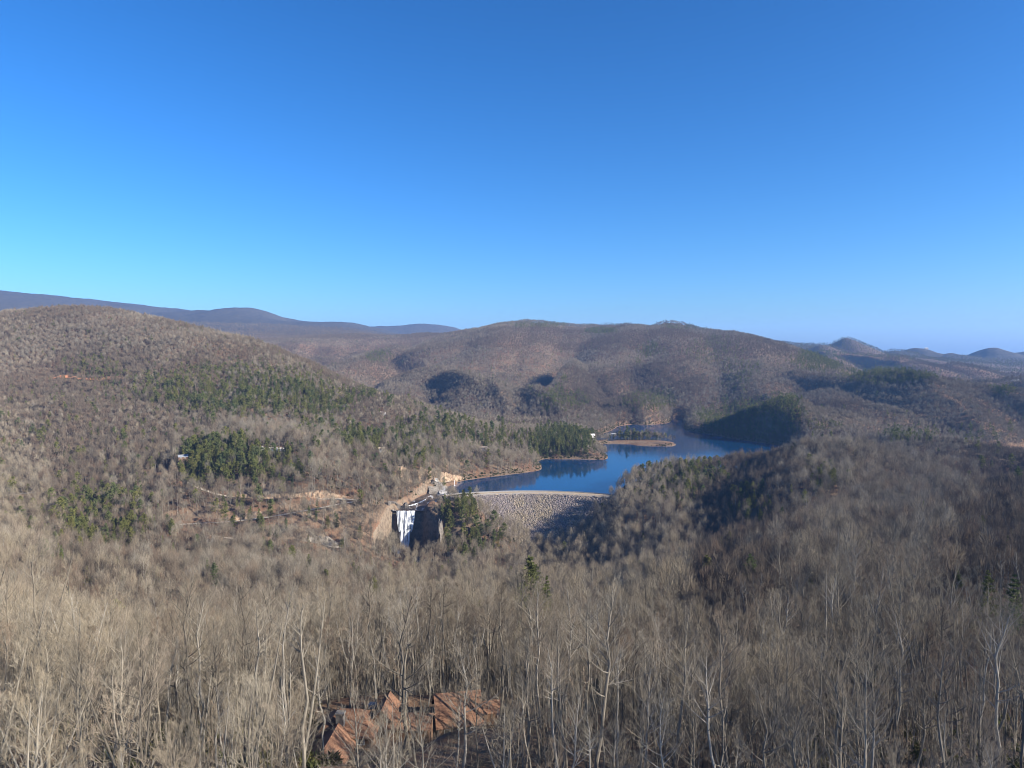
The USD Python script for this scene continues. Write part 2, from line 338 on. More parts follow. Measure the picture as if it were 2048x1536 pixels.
def height(X, Y, detail=True):
    X, Y = np.asarray(X, float), np.asarray(Y, float)
    th, lr = polar(X, Y)
    r = np.exp(lr)
    z = _basef(np.stack([np.clip(th, -80, 80), np.clip(lr, math.log(20), math.log(16000))], -1))
    side = sstep(62, 115, np.abs(th))
    z = z * (1 - side) + side * (140 - 60 * sstep(100, 1500, r) + 160 * sstep(2000, 9000, r))
    ld = lake_dist(X, Y)
    if detail:
        far = sstep(1500, 2300, r) * (1 - 0.88 * sstep(4200, 5600, r))
        crest = np.interp(CX + FPX * X / np.maximum(Y, 1), [600, 800, 1035, 1320, 1530, 1700, 1900], [4500, 4400, 4000, 3600, 3100, 2550, 3400])
        off = 1 - 0.75 * np.exp(-((Y - crest) / 560.0) ** 2)
        wx = 60 * (meshkit.noise(np.stack([X / 500, Y / 500, 0 * X], -1), 91) - .5)
        spurs = ridged(X / 0.85 + 0.20 * Y + wx, Y * 0.42 + wx, 400, 3, 4)
        z = z + 290 * far * off * (1 - .55 * (1 - sstep(-9, -2, th))) * (spurs - 0.66) * (1 - 0.9 * (1 - sstep(-12, -6, th)) * (1 - sstep(2300, 3200, r)))
        for up, vp, yp, sl, w_, el in PEAKS:
            xp = (up - CX) / FPX * yp
            zp = CAM_Z + (HOR - vp) / FPX * yp - (14 if yp < 4800 else 0)
            dX, dY = X - xp, Y - yp
            rot = .12
            dX, dY = dX - rot * dY, dY
            dist = np.hypot(dX, np.where(dY < 0, dY * el, dY * .8))
            gul = 1 + (.28 if yp < 4800 else .10) * (ridged(X / 1.0, Y * .6, 380 if yp < 4800 else 620, 77, 3) - .6) * sstep(60, 400, dist) * 2
            zc = zp - sl * gul * (np.sqrt(dist ** 2 + w_ ** 2) - w_) - np.maximum(dist - 150, 0) ** 2 * (.0004 if yp < 4800 else .0001)
            z = np.where(dist < 3500, np.maximum(z, zc), z)
        for (ua, ya), (ub, yb), amp_ in (((1150, 2620), (1088, 2120), 46),):
            ax0, ax1 = (ua - CX) / FPX * ya, (ub - CX) / FPX * yb
            tx, ty = ax1 - ax0, yb - ya
            ln_ = math.hypot(tx, ty)
            sa = ((X - ax0) * tx + (Y - ya) * ty) / ln_ ** 2
            dd_ = ((X - ax0) * -ty + (Y - ya) * tx) / ln_            # positive on the side of the afternoon sun
            z = z + amp_ * sstep(-.25, .1, sa) * (1 - sstep(.8, 1.15, sa)) * np.where(dd_ > 0, np.exp(-np.maximum(dd_, 0) / 150), np.maximum(0, 1 + dd_ / 40))
        z = z + (9 * sstep(500, 900, r) * (1 - far)) * (ridged(X, Y, 170, 11, 3) - 0.6)
        z = z + (3.0 + 2 * sstep(150, 400, r)) * (meshkit.fbm(np.stack([X / 38, Y / 38, 0 * X], -1), 3, 5) - 0.5)
        z = z + 26 * sstep(4200, 5000, r) * (meshkit.fbm(np.stack([X / 230, Y / 330, 0 * X], -1), 4, 15) - .5)
        z = z - 14 * sstep(4400, 5400, r) * np.maximum(0, .62 - ridged(X + .3 * Y, Y * .5, 700, 51, 4)) * 2
        # left hill: gullies running down its face
        lh = sstep(1000, 1300, r) * (1 - sstep(2000, 2500, r)) * (1 - sstep(-8, 2, th))
        z = z + 40 * lh * (ridged(X - .2 * Y, Y * 0.5, 280, 23, 3) - 0.6)
        mid = sstep(6, 14, th) * sstep(560, 800, r) * (1 - sstep(2300, 2800, r))
        z = z + 52 * mid * (ridged(X + 0.25 * Y, Y * 0.6, 270, 31, 3) - 0.62) * sstep(15, 150, ld) * sstep(560, 1100, r)
    # lake bed and shore
    zr = z
    rise = np.maximum(zr, 0.5 + 0.07 * np.maximum(ld, 0))
    bank = 0.25 + 0.16 * np.maximum(ld, 0) ** 1.25
    near = sstep(4, 55, ld)
    zl = np.minimum(bank, rise) * (1 - near) + rise * near
    z = np.where(ld < 120, np.where(ld > 0, zl * (1 - sstep(60, 120, ld)) + zr * sstep(60, 120, ld), -0.3 + np.maximum(ld * 0.3, -9.0)), zr)
    dt, ds = dam_coords(X, Y)
    down = (ds > 0) & (ds < 260) & (dt > -0.12) & (dt < 1.12)
    dep = (ds - 7.5) / 1.35
    face = 4 - dep
    tl, tr_ = 0.02 + dep / 50 * 0.36, 0.985 - dep / 50 * 0.20
    zf = np.maximum(face - 3.5, np.minimum(np.maximum(face + 75 * (tl - dt), face + 75 * (dt - tr_)), np.maximum(zr + 6, face + 8)))
    wz = sstep(10, 22, ds) * (1 - sstep(62, 92, ds)) * sstep(-.14, -.04, dt) * (1 - sstep(1.04, 1.14, dt))
    z0_ = np.where((dt > 0.0) & (dt < 1.0) & (ds < 40), np.minimum(zr, face - 3.5), zr)
    z = np.where(down, z0_ * (1 - wz) + zf * wz, z)
    z = np.where((ds <= 0) & (ds > -14) & (dt > -.02) & (dt < 1.02), -9.0, z)
    # the spit: low, long and bare
    ix, iy = (X - ISLAND_C[0]) / 72, (Y - ISLAND_C[1]) / 55
    isl = ix ** 2 + iy ** 2 < 1
    z = np.where(isl & (ld > 0), 0.4 + np.minimum(np.maximum(ld, 0) * 0.16, 3.2), z)
    # rock bed of the river above the falls, the gorge below them
    fm = 0.5 * (FALL_L + FALL_R)
    lx, ly = X - fm[0], Y - fm[1]
    bed_c = 5 + 0.30 * ly                                   # the bed swings right towards the spillway
    bed = (1 - sstep(15, 22, np.abs(lx - bed_c))) * sstep(-2.5, 1, ly) * (1 - sstep(85, 105, ly))
    zbed = -5.0 + 0.045 * np.clip(ly, 0, 200)
    z = z * (1 - bed) + zbed * bed
    gx_, gy_ = X - FALL_L[0], Y - FALL_L[1]
    gw = np.clip(-gy_ / 60, 0, 1)
    xl_, xr_ = -3 - 8 * gw, 33 + 22 * sstep(0, .55, gw)
    gorge = sstep(-4, 1, gx_ - xl_) * (1 - sstep(-1, 4, gx_ - xr_)) * (1 - sstep(-2.5, 1.5, gy_)) * sstep(-95, -52, gy_)
    z = z * (1 - gorge) + np.minimum(z, -51 + 0.02 * (ly + 60)) * gorge
    # knoll between the gorge and the dam, crowned with pines
    kn = at_plane(925, 1020, -6)
    kd = np.hypot((X - kn[0]) / 27, (Y - kn[1]) / 44)
    z = np.where(kd < 1.6, np.maximum(z, z * sstep(.55, 1.15, kd) + (1 - sstep(.55, 1.15, kd)) * -7.0), z)
    # dam body sits in a notch
    for cx_, cy_, zb_, ra, rb in ((-32.0, 136.0, 115.2, 11, 24), (-11.5, 147.0, 113.0, 8, 17)):
        pd = np.hypot(X - cx_, Y - cy_)
        pw = 1 - sstep(ra, rb, pd)
        z = z * (1 - pw) + zb_ * pw
    z = z + 13 * np.exp(-(((X - 8.8) / 45) ** 2 + ((Y - 328) / 40) ** 2))
    # roads: benches cut into the hillside
    d, i = _road_tree.query(np.stack([X.ravel(), Y.ravel()], 1), distance_upper_bound=16)
    d, i = d.reshape(X.shape), np.minimum(i.reshape(X.shape), len(_road_pts) - 1)
    w = np.where(np.isfinite(d), 1 - sstep(4.5, 15, np.where(np.isfinite(d), d, 99)), 0)
    z = z * (1 - w) + (_road_pts[i, 2] - 0.35) * w
    return z


# the ground: one sheet right round the camera, finest where the picture is sharpest
_a = np.concatenate([np.arange(-180, -42, 3.0), np.arange(-42, 42.01, 0.13), np.arange(43, 180.1, 3.0)])
_rr = np.concatenate([np.geomspace(6, 90, 16)[:-1], np.arange(90, 350, 3.2), np.arange(350, 690, 4.5), np.arange(690, 1020, 2.6), np.arange(1020, 2000, 7.0), np.arange(2000, 4600, 21.0), np.geomspace(4600, 15000, 70)])
_A, _RR = np.meshgrid(np.radians(_a), _rr, indexing="ij")
GX, GY = _RR * np.sin(_A), _RR * np.cos(_A)
GZZ = height(GX, GY)
_zf = RegularGridInterpolator((np.radians(_a), _rr), GZZ, bounds_error=False, fill_value=None)


def ground(X, Y):
    X, Y = np.asarray(X, float), np.asarray(Y, float)
    return _zf(np.stack([np.arctan2(X, Y), np.hypot(X, Y)], -1))


na, nr = _A.shape
_id = np.arange(na * nr).reshape(na, nr)
_quads = np.stack([_id[:-1, :-1], _id[1:, :-1], _id[1:, 1:], _id[:-1, 1:]], -1).reshape(-1, 4)
gv = np.stack([GX.ravel(), GY.ravel(), GZZ.ravel()], 1)
gf = np.vstack([_quads[:, [0, 2, 1]], _quads[:, [0, 3, 2]]])
# close the small hole under the camera
cidx = len(gv)
gv = np.vstack([gv, [[0, 0, GZZ[:, 0].mean()]]])
gf = np.vstack([gf, np.stack([np.full(na - 1, cidx), _id[1:, 0], _id[:-1, 0]], 1)])

M["ground"] = mat("leaf_litter", {
    "g": ("geometry", {}),
    "n1": ("noise_texture", {"scale": 0.015, "detail": 6.0, "roughness": 0.6}),
    "r1": ("rgb_ramp", {"ramp": [(.30, (.105, .078, .055)), (.45, (.165, .118, .082)), (.56, (.145, .085, .055)), (.72, (.115, .097, .065))]}),
    "n2": ("noise_texture", {"scale": 0.6, "detail": 6.0, "roughness": 0.7}),
    "m2": ("map_range", {"from_min": .25, "from_max": .75, "to_min": .65, "to_max": 1.35}),
    "x": ("mix", {"mix_type": "multiply", "fac": 1.0}),
    # a wood so far away that it is one mass: crown tones darkened to hold their shade
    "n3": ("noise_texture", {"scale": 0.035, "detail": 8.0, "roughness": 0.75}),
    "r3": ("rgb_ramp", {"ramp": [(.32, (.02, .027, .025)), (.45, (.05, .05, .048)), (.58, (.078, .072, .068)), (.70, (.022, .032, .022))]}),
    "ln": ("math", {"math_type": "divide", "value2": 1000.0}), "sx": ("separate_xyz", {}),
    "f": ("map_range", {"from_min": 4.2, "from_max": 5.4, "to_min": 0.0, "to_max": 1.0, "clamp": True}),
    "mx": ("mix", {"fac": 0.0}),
    "sn": ("separate_xyz", {}), "rk": ("map_range", {"from_min": 0.42, "from_max": 0.54, "to_min": 1.0, "to_max": 0.0, "clamp": True}), "mr": ("mix", {"fac": 0.0}), "nr": ("map_range", {"from_min": 1150.0, "from_max": 1500.0, "to_min": 1.0, "to_max": 0.0, "clamp": True}), "rm": ("math", {"math_type": "multiply"}),
    "n4": ("noise_texture", {"scale": 0.22, "detail": 8.0, "roughness": 0.7}),
    "r4": ("rgb_ramp", {"ramp": [(.3, (.07, .055, .045)), (.45, (.13, .10, .075)), (.58, (.19, .15, .11)), (.7, (.12, .11, .09))]}),
    "bp": ("bump", {"strength": 0.6, "distance": 0.5}),
    "p": ("principled_bsdf", {"roughness": 0.95, "specular_ior_level": 0.05})},
    [("g.position", "n1.vector"), ("g.position", "n2.vector"), ("g.position", "n3.vector"), ("n1.fac", "r1.fac"), ("n2.fac", "m2.value"), ("r1.color", "x.color1"), ("m2.result", "x.color2"),
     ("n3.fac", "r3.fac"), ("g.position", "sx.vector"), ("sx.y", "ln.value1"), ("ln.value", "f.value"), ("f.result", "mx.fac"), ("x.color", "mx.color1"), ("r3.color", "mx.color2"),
     ("g.true_normal", "sn.vector"), ("sn.z", "rk.value"), ("g.position", "n4.vector"), ("n4.fac", "r4.fac"), ("sx.y", "nr.value"), ("rk.result", "rm.value1"), ("nr.result", "rm.value2"), ("rm.value", "mr.fac"), ("mx.color", "mr.color1"), ("r4.color", "mr.color2"),
     ("n2.fac", "bp.height"), ("bp.normal", "p.normal"), ("mr.color", "p.base_color")])
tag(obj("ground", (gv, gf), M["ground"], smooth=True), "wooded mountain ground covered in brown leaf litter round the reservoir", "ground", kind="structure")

# lake surface
lk = LAKE.buffer(12)
from shapely.ops import triangulate
lv, lf = trimesh.creation.triangulate_polygon(lk, engine="earcut")
M["water"] = mat("lake_water", {
    "g": ("geometry", {}), "mp": ("mapping", {"scale": (0.25, 0.12, 1.0)}),
    "n": ("noise_texture", {"scale": 1.0, "detail": 5.0, "roughness": 0.6}), "bp": ("bump", {"strength": 0.2, "distance": 0.12}),
    "p": ("principled_bsdf", {"base_color": (.001, .025, .07), "roughness": 0.07, "ior": 1.333, "specular_ior_level": 0.5})},
    [("g.position", "mp.vector"), ("mp.vector", "n.vector"), ("n.fac", "bp.height"), ("bp.normal", "p.normal")])
tag(obj("lake", (np.c_[lv, np.zeros(len(lv))], lf), M["water"], smooth=True), "deep blue reservoir lake behind the rock dam", "lake", kind="structure")

# ------------------------------------------------------------------ roads
def strip(line, width, lift=0.12, wob=0.0, hug=False):
    """A ribbon of road along a line of points."""
    P = np.asarray(line, float)
    d = np.gradient(P[:, :2], axis=0)
    d /= np.maximum(np.linalg.norm(d, axis=1, keepdims=True), 1e-9)
    n = np.stack([-d[:, 1], d[:, 0]], 1)
    w = width * (1 + wob * (meshkit.noise(np.c_[P[:, :2] / 9, 0 * P[:, 0]], 3) - .5))
    cols = []
    for k in (-.5, -.2, .2, .5):
        xy = P[:, :2] + n * (w * k)[:, None]
        z = ground(xy[:, 0], xy[:, 1]) if hug else P[:, 2]
        cols.append(np.c_[xy, np.maximum(z, ground(xy[:, 0], xy[:, 1])) + lift])
    V = np.stack(cols, 1)
    m = len(P)
    idx = np.arange(m * 4).reshape(m, 4)
    q = np.stack([idx[:-1, :-1], idx[:-1, 1:], idx[1:, 1:], idx[1:, :-1]], -1).reshape(-1, 4)
    f = np.vstack([q[:, [0, 2, 1]], q[:, [0, 3, 2]]])
    v = V.reshape(-1, 3)
    nrm = np.cross(v[f[:, 1]] - v[f[:, 0]], v[f[:, 2]] - v[f[:, 0]])
    f[nrm[:, 2] < 0] = f[nrm[:, 2] < 0][:, ::-1]
    return v, f


M["gravel"] = simple("gravel", (.40, .35, .28), var=.2, scale=.4)
M["clay"] = simple("red_clay", (.50, .22, .11), var=.3, scale=.15)
M["concrete"] = simple("concrete", (.36, .345, .32), var=.2, scale=.25)
M["pale_concrete"] = simple("pale_concrete", (.55, .50, .42), var=.15, scale=.3)
M["dry_grass"] = simple("dry_grass", (.34, .25, .13), var=.3, scale=.2)
M["white_paint"] = simple("white_paint", (.75, .75, .73), var=.06, scale=.5)
M["dark_metal"] = simple("dark_metal", (.06, .065, .07), var=.2, rough=.5)
for nm, key, w, lb in (("gravel_road", "upper", 5.5, "pale gravel switchback road climbing the left bank"), ("gravel_road", "valley", 3.0, "short pale track in the woods at the left edge"),
                       ("gravel_road", "spillway", 4.5, "narrow track along the foot of the spillway cliff")):
    tag(obj(nm, strip(ROADS[key], w, wob=.5), M["gravel"], smooth=True), lb, "road", kind="structure")

SCAR = np.array([at_y(u, v, Y) for u, v, Y in ((112, 720, 1490), (135, 723, 1485), (165, 731, 1470), (195, 741, 1450), (222, 750, 1435), (250, 757, 1420))])
_s = np.linspace(0, 5, 60)
SCAR = np.stack([np.interp(_s, range(6), SCAR[:, k]) for k in range(3)], 1)
tag(obj("dirt_road", strip(SCAR, 15, lift=1.2, wob=1.4, hug=True), M["clay"], smooth=True), "raw orange clay cut across the face of the left hill", "dirt road", kind="structure")

# ------------------------------------------------------------------ rock
M["rock"] = mat("cliff_rock", {
    "g": ("geometry", {}), "mp": ("mapping", {"scale": (1.0, 1.0, .45)}),
    "n": ("noise_texture", {"scale": .16, "detail": 9.0, "roughness": .68}),
    "r": ("rgb_ramp", {"ramp": [(.30, (.05, .04, .034)), (.42, (.17, .12, .08)), (.52, (.32, .24, .165)), (.60, (.25, .155, .095)), (.72, (.22, .20, .18))]}),
    "v": ("voronoi_texture", {"scale": .35}), "bp": ("bump", {"strength": .8, "distance": .8}),
    "p": ("principled_bsdf", {"roughness": .9, "specular_ior_level": .2})},
    [("g.position", "mp.vector"), ("mp.vector", "n.vector"), ("n.fac", "r.fac"), ("r.color", "p.base_color"), ("mp.vector", "v.vector"), ("v.distance", "bp.height"), ("bp.normal", "p.normal")])
M["grey_rock"] = mat("grey_rock", {
    "g": ("geometry", {}), "n": ("noise_texture", {"scale": .3, "detail": 8.0, "roughness": .7}),
    "r": ("rgb_ramp", {"ramp": [(.3, (.07, .062, .056)), (.45, (.19, .165, .135)), (.6, (.26, .235, .20)), (.75, (.14, .13, .12))]}),
    "p": ("principled_bsdf", {"roughness": .9, "specular_ior_level": .2})},
    [("g.position", "n.vector"), ("n.fac", "r.fac"), ("r.color", "p.base_color")])


M["wet_rock"] = mat("wet_rock", {  # wet rock of the gorge, coloured darker to stand for its shadow
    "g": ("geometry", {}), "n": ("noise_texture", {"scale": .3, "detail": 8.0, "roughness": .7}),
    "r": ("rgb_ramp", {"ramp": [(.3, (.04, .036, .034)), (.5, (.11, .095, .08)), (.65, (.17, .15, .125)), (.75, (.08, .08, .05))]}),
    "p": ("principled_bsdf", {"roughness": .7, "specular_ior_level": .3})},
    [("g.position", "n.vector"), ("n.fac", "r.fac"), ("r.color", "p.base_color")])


def cliff(base, tops, seed, back=.35, rough=2.2, nz=16, step=1.6, face=None):
    """A broken rock wall standing along a line on the ground, leaning back into the slope. base: points; tops: heights there."""
    B = np.asarray(base, float)
    s = np.r_[0, np.cumsum(np.hypot(*np.diff(B[:, :2], axis=0).T))]
    q = np.linspace(0, s[-1], max(6, int(s[-1] / step)))
    P = np.stack([np.interp(q, s, B[:, k]) for k in range(3)], 1)
    h = np.interp(q, s, tops)
    h = h * (.65 + .7 * meshkit.fbm(np.c_[q / 11, 0 * q, 0 * q + seed], 3, seed))
    d = np.gradient(P[:, :2], axis=0)
    d /= np.linalg.norm(d, axis=1, keepdims=True)
    n = np.stack([d[:, 1], -d[:, 0]], 1)
    away = P[:, :2] - (np.asarray(face)[None] if face is not None else 0)
    n *= np.where((n * away).sum(1, keepdims=True) > 0, -1, 1)            # out of the hill, towards the viewer's side
    t = np.linspace(-.25, 1, nz)
    tt = np.r_[t, 1.02, 1.04]
    inn = np.r_[np.maximum(t, 0) * back, back + .04, back + .10]
    V = np.zeros((len(P), len(tt), 3))
    V[..., :2] = P[:, None, :2] - n[:, None] * (inn[None] * h[:, None])[..., None]
    V[..., 2] = P[:, None, 2] + h[:, None] * tt[None]
    V[:, -1, 2] -= h * .35
    f1 = meshkit.fbm(V / [7, 7, 5], 4, seed) - .5
    f2 = np.abs(meshkit.noise(V / [2.6, 2.6, 6], seed + 9) - .5)
    V[..., :2] += n[:, None] * ((f1 * 2.2 + f2 * 1.1) * rough)[..., None]
    V[..., 2] += (meshkit.noise(V / 3, seed + 4) - .5) * rough * .7
    m, k = V.shape[:2]
    idx = np.arange(m * k).reshape(m, k)
    qd = np.stack([idx[:-1, :-1], idx[1:, :-1], idx[1:, 1:], idx[:-1, 1:]], -1).reshape(-1, 4)
    return V.reshape(-1, 3), np.vstack([qd[:, [0, 1, 2]], qd[:, [0, 2, 3]]])


def on_ground(u, v, Y0, Y1=None):
    """Where the line of sight through u, v first meets the ground beyond Y0."""
    Ys = np.arange(Y0, Y1 or Y0 + 400, 1.0)
    P = np.array([at_y(u, v, y) for y in Ys])
    hit = np.flatnonzero(P[:, 2] < ground(P[:, 0], P[:, 1]))
    return P[hit[0]] if len(hit) else P[-1]


def near_road(key, i0, i1, off, sink=.4):
    """A line beside a road, off metres from its middle on the hill side."""
    P = ROADS[key][i0:i1]
    d = np.gradient(P[:, :2], axis=0)
    d /= np.linalg.norm(d, axis=1, keepdims=True)
    n = np.stack([-d[:, 1], d[:, 0]], 1)
    n *= np.where(n[:, 1:2] < 0, -1, 1)
    q = P[:, :2] + n * off
    return np.c_[q, P[:, 2] - sink]


def road_index(key, u0, v0):
    pu, pv = project(ROADS[key])
    return int(np.argmin((pu - u0) ** 2 + 4 * (pv - v0) ** 2))


CL = []
b1 = np.array([at_y(u, v, Y) for u, v, Y in ((764, 996, 935), (782, 976, 950), (815, 970, 962), (855, 965.5, 985), (895, 961, 1012), (930, 958, 1045))])
CL.append((b1 - [0, 0, 1], [15, 24, 22, 19, 12, 3], 3, .42, 2.6, "rock", "tall orange rock cliff above the spillway track"))
b2 = np.array([at_y(u, v, Y) for u, v, Y in ((772, 1000, 900), (782, 992, 915), (800, 986, 930), (830, 981, 950), (856, 974, 972))])
CL.append((b2 - [0, 0, 2], [8, 9, 9, 8, 4], 7, .3, 1.8, "rock", "low rust brown rock wall between the river bed and spillway track"))
i0, i1 = road_index("upper", 470, 996), road_index("upper", 700, 999)
n_ = i1 - i0
CL.append((near_road("upper", i0, i1, 4.6), np.interp(np.linspace(0, 1, n_), [0, .2, .5, .8, 1], [3, 6, 5, 9, 3]), 13, .5, 1.6, "rock", "long tan rock cut behind the top leg of the gravel road"))
i0, i1 = sorted((road_index("upper", 530, 1034), road_index("upper", 455, 1044)))
n_ = i1 - i0
CL.append((near_road("upper", i0, i1, 4.4), np.full(n_, 6.5), 17, .45, 1.5, "rock", "short tan rock cut beside the middle leg of the gravel road"))
i0, i1 = sorted((road_index("upper", 590, 1089), road_index("upper", 682, 1095)))
n_ = i1 - i0
CL.append((near_road("upper", i0, i1, 4.4), np.interp(np.linspace(0, 1, n_), [0, .4, 1], [5, 9, 5]), 19, .4, 1.7, "grey_rock", "grey broken rock face above the lowest end of the gravel road"))
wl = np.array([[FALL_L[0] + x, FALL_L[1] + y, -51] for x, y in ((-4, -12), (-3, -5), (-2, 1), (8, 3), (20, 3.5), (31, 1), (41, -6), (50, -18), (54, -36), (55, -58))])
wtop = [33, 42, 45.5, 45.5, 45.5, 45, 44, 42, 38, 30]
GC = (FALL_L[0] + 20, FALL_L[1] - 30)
for base, tops, seed, back, rough, m_, lb in CL:
    tag(obj("rock_cliff", cliff(base, tops, seed, back, rough), M[m_], smooth=False), lb, "cliff")
tag(obj("rock_cliff", cliff(wl, wtop, 23, .10, 2.0, nz=26, face=GC), M["wet_rock"], smooth=False), "wet rock amphitheatre behind and beside the waterfall, shade put into its dark colour", "cliff")

# ------------------------------------------------------------------ dam
D = thing("rock_dam", "curved rockfill dam of pale tumbled boulders holding the lake", "dam")
tt = np.linspace(-.03, 1.03, 90)
ax_ = dam_axis(tt)
ni = np.stack([np.interp(tt, _dam_t, _dam_n[:, k]) for k in (0, 1)], 1)


def dam_sheet(rows, bumpy=0):
    cols = [np.c_[ax_[:, :2] + ni * s_, np.full(len(tt), z_)] for s_, z_ in rows]
    V = np.stack(cols, 1)
    if bumpy:
        V += (meshkit.fbm(V / 4, 3, 5)[..., None] - .5) * bumpy
    m, k = V.shape[:2]
    idx = np.arange(m * k).reshape(m, k)
    q = np.stack([idx[:-1, :-1], idx[:-1, 1:], idx[1:, 1:], idx[1:, :-1]], -1).reshape(-1, 4)
    f = np.vstack([q[:, [0, 1, 2]], q[:, [0, 2, 3]]])
    v = V.reshape(-1, 3)
    if np.cross(v[f[:, 1]] - v[f[:, 0]], v[f[:, 2]] - v[f[:, 0]])[:, 2].sum() < 0:
        f = f[:, ::-1]
    return v, f


M["riprap"] = mat("riprap", {
    "o": ("object_info", {}), "r": ("rgb_ramp", {"ramp": [(0, (.27, .245, .205)), (.2, (.19, .172, .165)), (.4, (.33, .29, .225)), (.6, (.22, .20, .19)), (.8, (.14, .125, .11)), (1, (.29, .26, .22))]}),
    "g": ("geometry", {}), "n": ("noise_texture", {"scale": .5, "detail": 5.0}), "m": ("map_range", {"from_min": .3, "from_max": .7, "to_min": .75, "to_max": 1.25}), "x": ("mix", {"mix_type": "multiply", "fac": 1.0}),
    "n2": ("noise_texture", {"scale": .035, "detail": 3.0}), "r2": ("rgb_ramp", {"ramp": [(.38, (1.0, .93, .80)), (.55, (.86, .82, .88))]}), "x2": ("mix", {"mix_type": "multiply", "fac": 1.0}),
    "p": ("diffuse_bsdf", {"roughness": .5})},
    [("o.random", "r.fac"), ("g.position", "n.vector"), ("n.fac", "m.value"), ("r.color", "x.color1"), ("m.result", "x.color2"), ("g.position", "n2.vector"), ("n2.fac", "r2.fac"), ("x.color", "x2.color1"), ("r2.color", "x2.color2"), ("x2.color", "p.color")])
M["rubble"] = simple("rubble", (.22, .20, .18), var=.4, scale=.3)
obj("core", dam_sheet([(7.5 + q * 1.35 * 60, 4 - q * 60) for q in np.linspace(0, 1, 36)], bumpy=2.2), M["rubble"], D)
obj("upstream_face", dam_sheet([(-30, -9), (-7.5, 3.9)]), M["rubble"], D)
M["crest"] = simple("crest_gravel", (.33, .26, .175), var=.2, scale=.3)
obj("crest_road", dam_sheet([(-7.5, 4.0), (-3, 4.15), (3, 4.15), (7.6, 4.0), (8.6, 3.0)]), M["crest"], D)


def wall_along(s0, s1, z0, z1, t0=-.02, t1=1.02):
    k = (tt >= t0) & (tt <= t1)
    A = [np.c_[ax_[k, :2] + ni[k] * s_, np.full(k.sum(), z_)] for s_, z_ in ((s0, z0), (s0, z1), (s1, z1), (s1, z0))]
    V = np.stack(A, 1)
    m = len(V)
    idx = np.arange(m * 4).reshape(m, 4)
    q = np.vstack([np.stack([idx[:-1, j], idx[:-1, (j + 1) % 4], idx[1:, (j + 1) % 4], idx[1:, j]], -1) for j in range(4)])
    return V.reshape(-1, 3), np.vstack([q[:, [0, 1, 2]], q[:, [0, 2, 3]]])


M["parapet"] = simple("parapet_concrete", (.27, .26, .25), var=.12, scale=.3)
obj("parapet", wall_along(-7.4, -6.9, 3.5, 5.3), M["parapet"], D)
M["rail"] = simple("galvanised_rail", (.42, .44, .46), var=.1, rough=.5)
obj("guard_rail", wall_along(6.55, 6.65, 4.65, 4.95), M["rail"], D)
for t in np.linspace(0, 1, 46):                              # posts of the rail
    p = dam_axis(t)
    n2 = np.array([np.interp(t, _dam_t, _dam_n[:, k]) for k in (0, 1)])
    c = p[:2] + n2 * 6.75
    obj("rail_post", trimesh.creation.box((.18, .18, 1.3)).apply_translation((c[0], c[1], 4.45)), M["rail"], D)
# boulders of the downstream face
KR_ = []
for k in range(7):
    b = trimesh.creation.icosphere(1, 1.0)
    r_ = np.random.default_rng(40 + k)
    v = b.vertices * (1 + .5 * (meshkit.noise(b.vertices * 1.3 + 7 * k, k)[:, None] - .5))
    v *= r_.uniform(.7, 1.25, 3)
    b = trimesh.Trimesh(v, b.faces).convex_hull
    UsdGeom.Xform.Define(stage, f"/World/RockKinds/rock_{k}")
    usdkit.mesh(stage, f"/World/RockKinds/rock_{k}/rock", b, M["riprap"])
    KR_.append(f"/World/RockKinds/rock_{k}")
stage.GetPrimAtPath("/World/RockKinds").SetSpecifier(Sdf.SpecifierClass)
pr = np.random.default_rng(77)
nR = 32000
rt, rs = pr.uniform(0.0, 1.0, nR), 8.5 + pr.uniform(0, 1, nR) * 80
base = dam_axis(rt)
n2 = np.stack([np.interp(rt, _dam_t, _dam_n[:, k]) for k in (0, 1)], 1)
RP = np.c_[base[:, :2] + n2 * rs[:, None], 4 - (rs - 7.5) / 1.35]
k = RP[:, 2] > ground(RP[:, 0], RP[:, 1]) - 1.5
RP = RP[k]
pi = UsdGeom.PointInstancer.Define(stage, path_for("boulder", D))
tag(pi.GetPrim(), "grey, buff and purple boulders of the dam face", kind="stuff")
hold = UsdGeom.Scope.Define(stage, pi.GetPath().AppendChild("Kinds"))
rel = pi.CreatePrototypesRel()
for i, kp in enumerate(KR_):
    x = UsdGeom.Xform.Define(stage, hold.GetPath().AppendChild(f"kind_{i}"))
    x.GetPrim().GetReferences().AddInternalReference(kp)
    rel.AddTarget(x.GetPath())
nR = len(RP)
q = pr.normal(size=(nR, 4))
q /= np.linalg.norm(q, axis=1, keepdims=True)
sc = .45 + pr.uniform(0, 1.0, nR) ** 3.5 * .85
pi.CreatePositionsAttr(Vt.Vec3fArray.FromNumpy((RP + [0, 0, .1]).astype(np.float32)))
pi.CreateOrientationsAttr(Vt.QuathArray([Gf.Quath(*map(float, r)) for r in q]))
pi.CreateScalesAttr(Vt.Vec3fArray.FromNumpy(np.repeat(sc[:, None], 3, 1).astype(np.float32)))
pi.CreateProtoIndicesAttr(Vt.IntArray.FromNumpy(pr.integers(0, len(KR_), nR).astype(np.int32)))

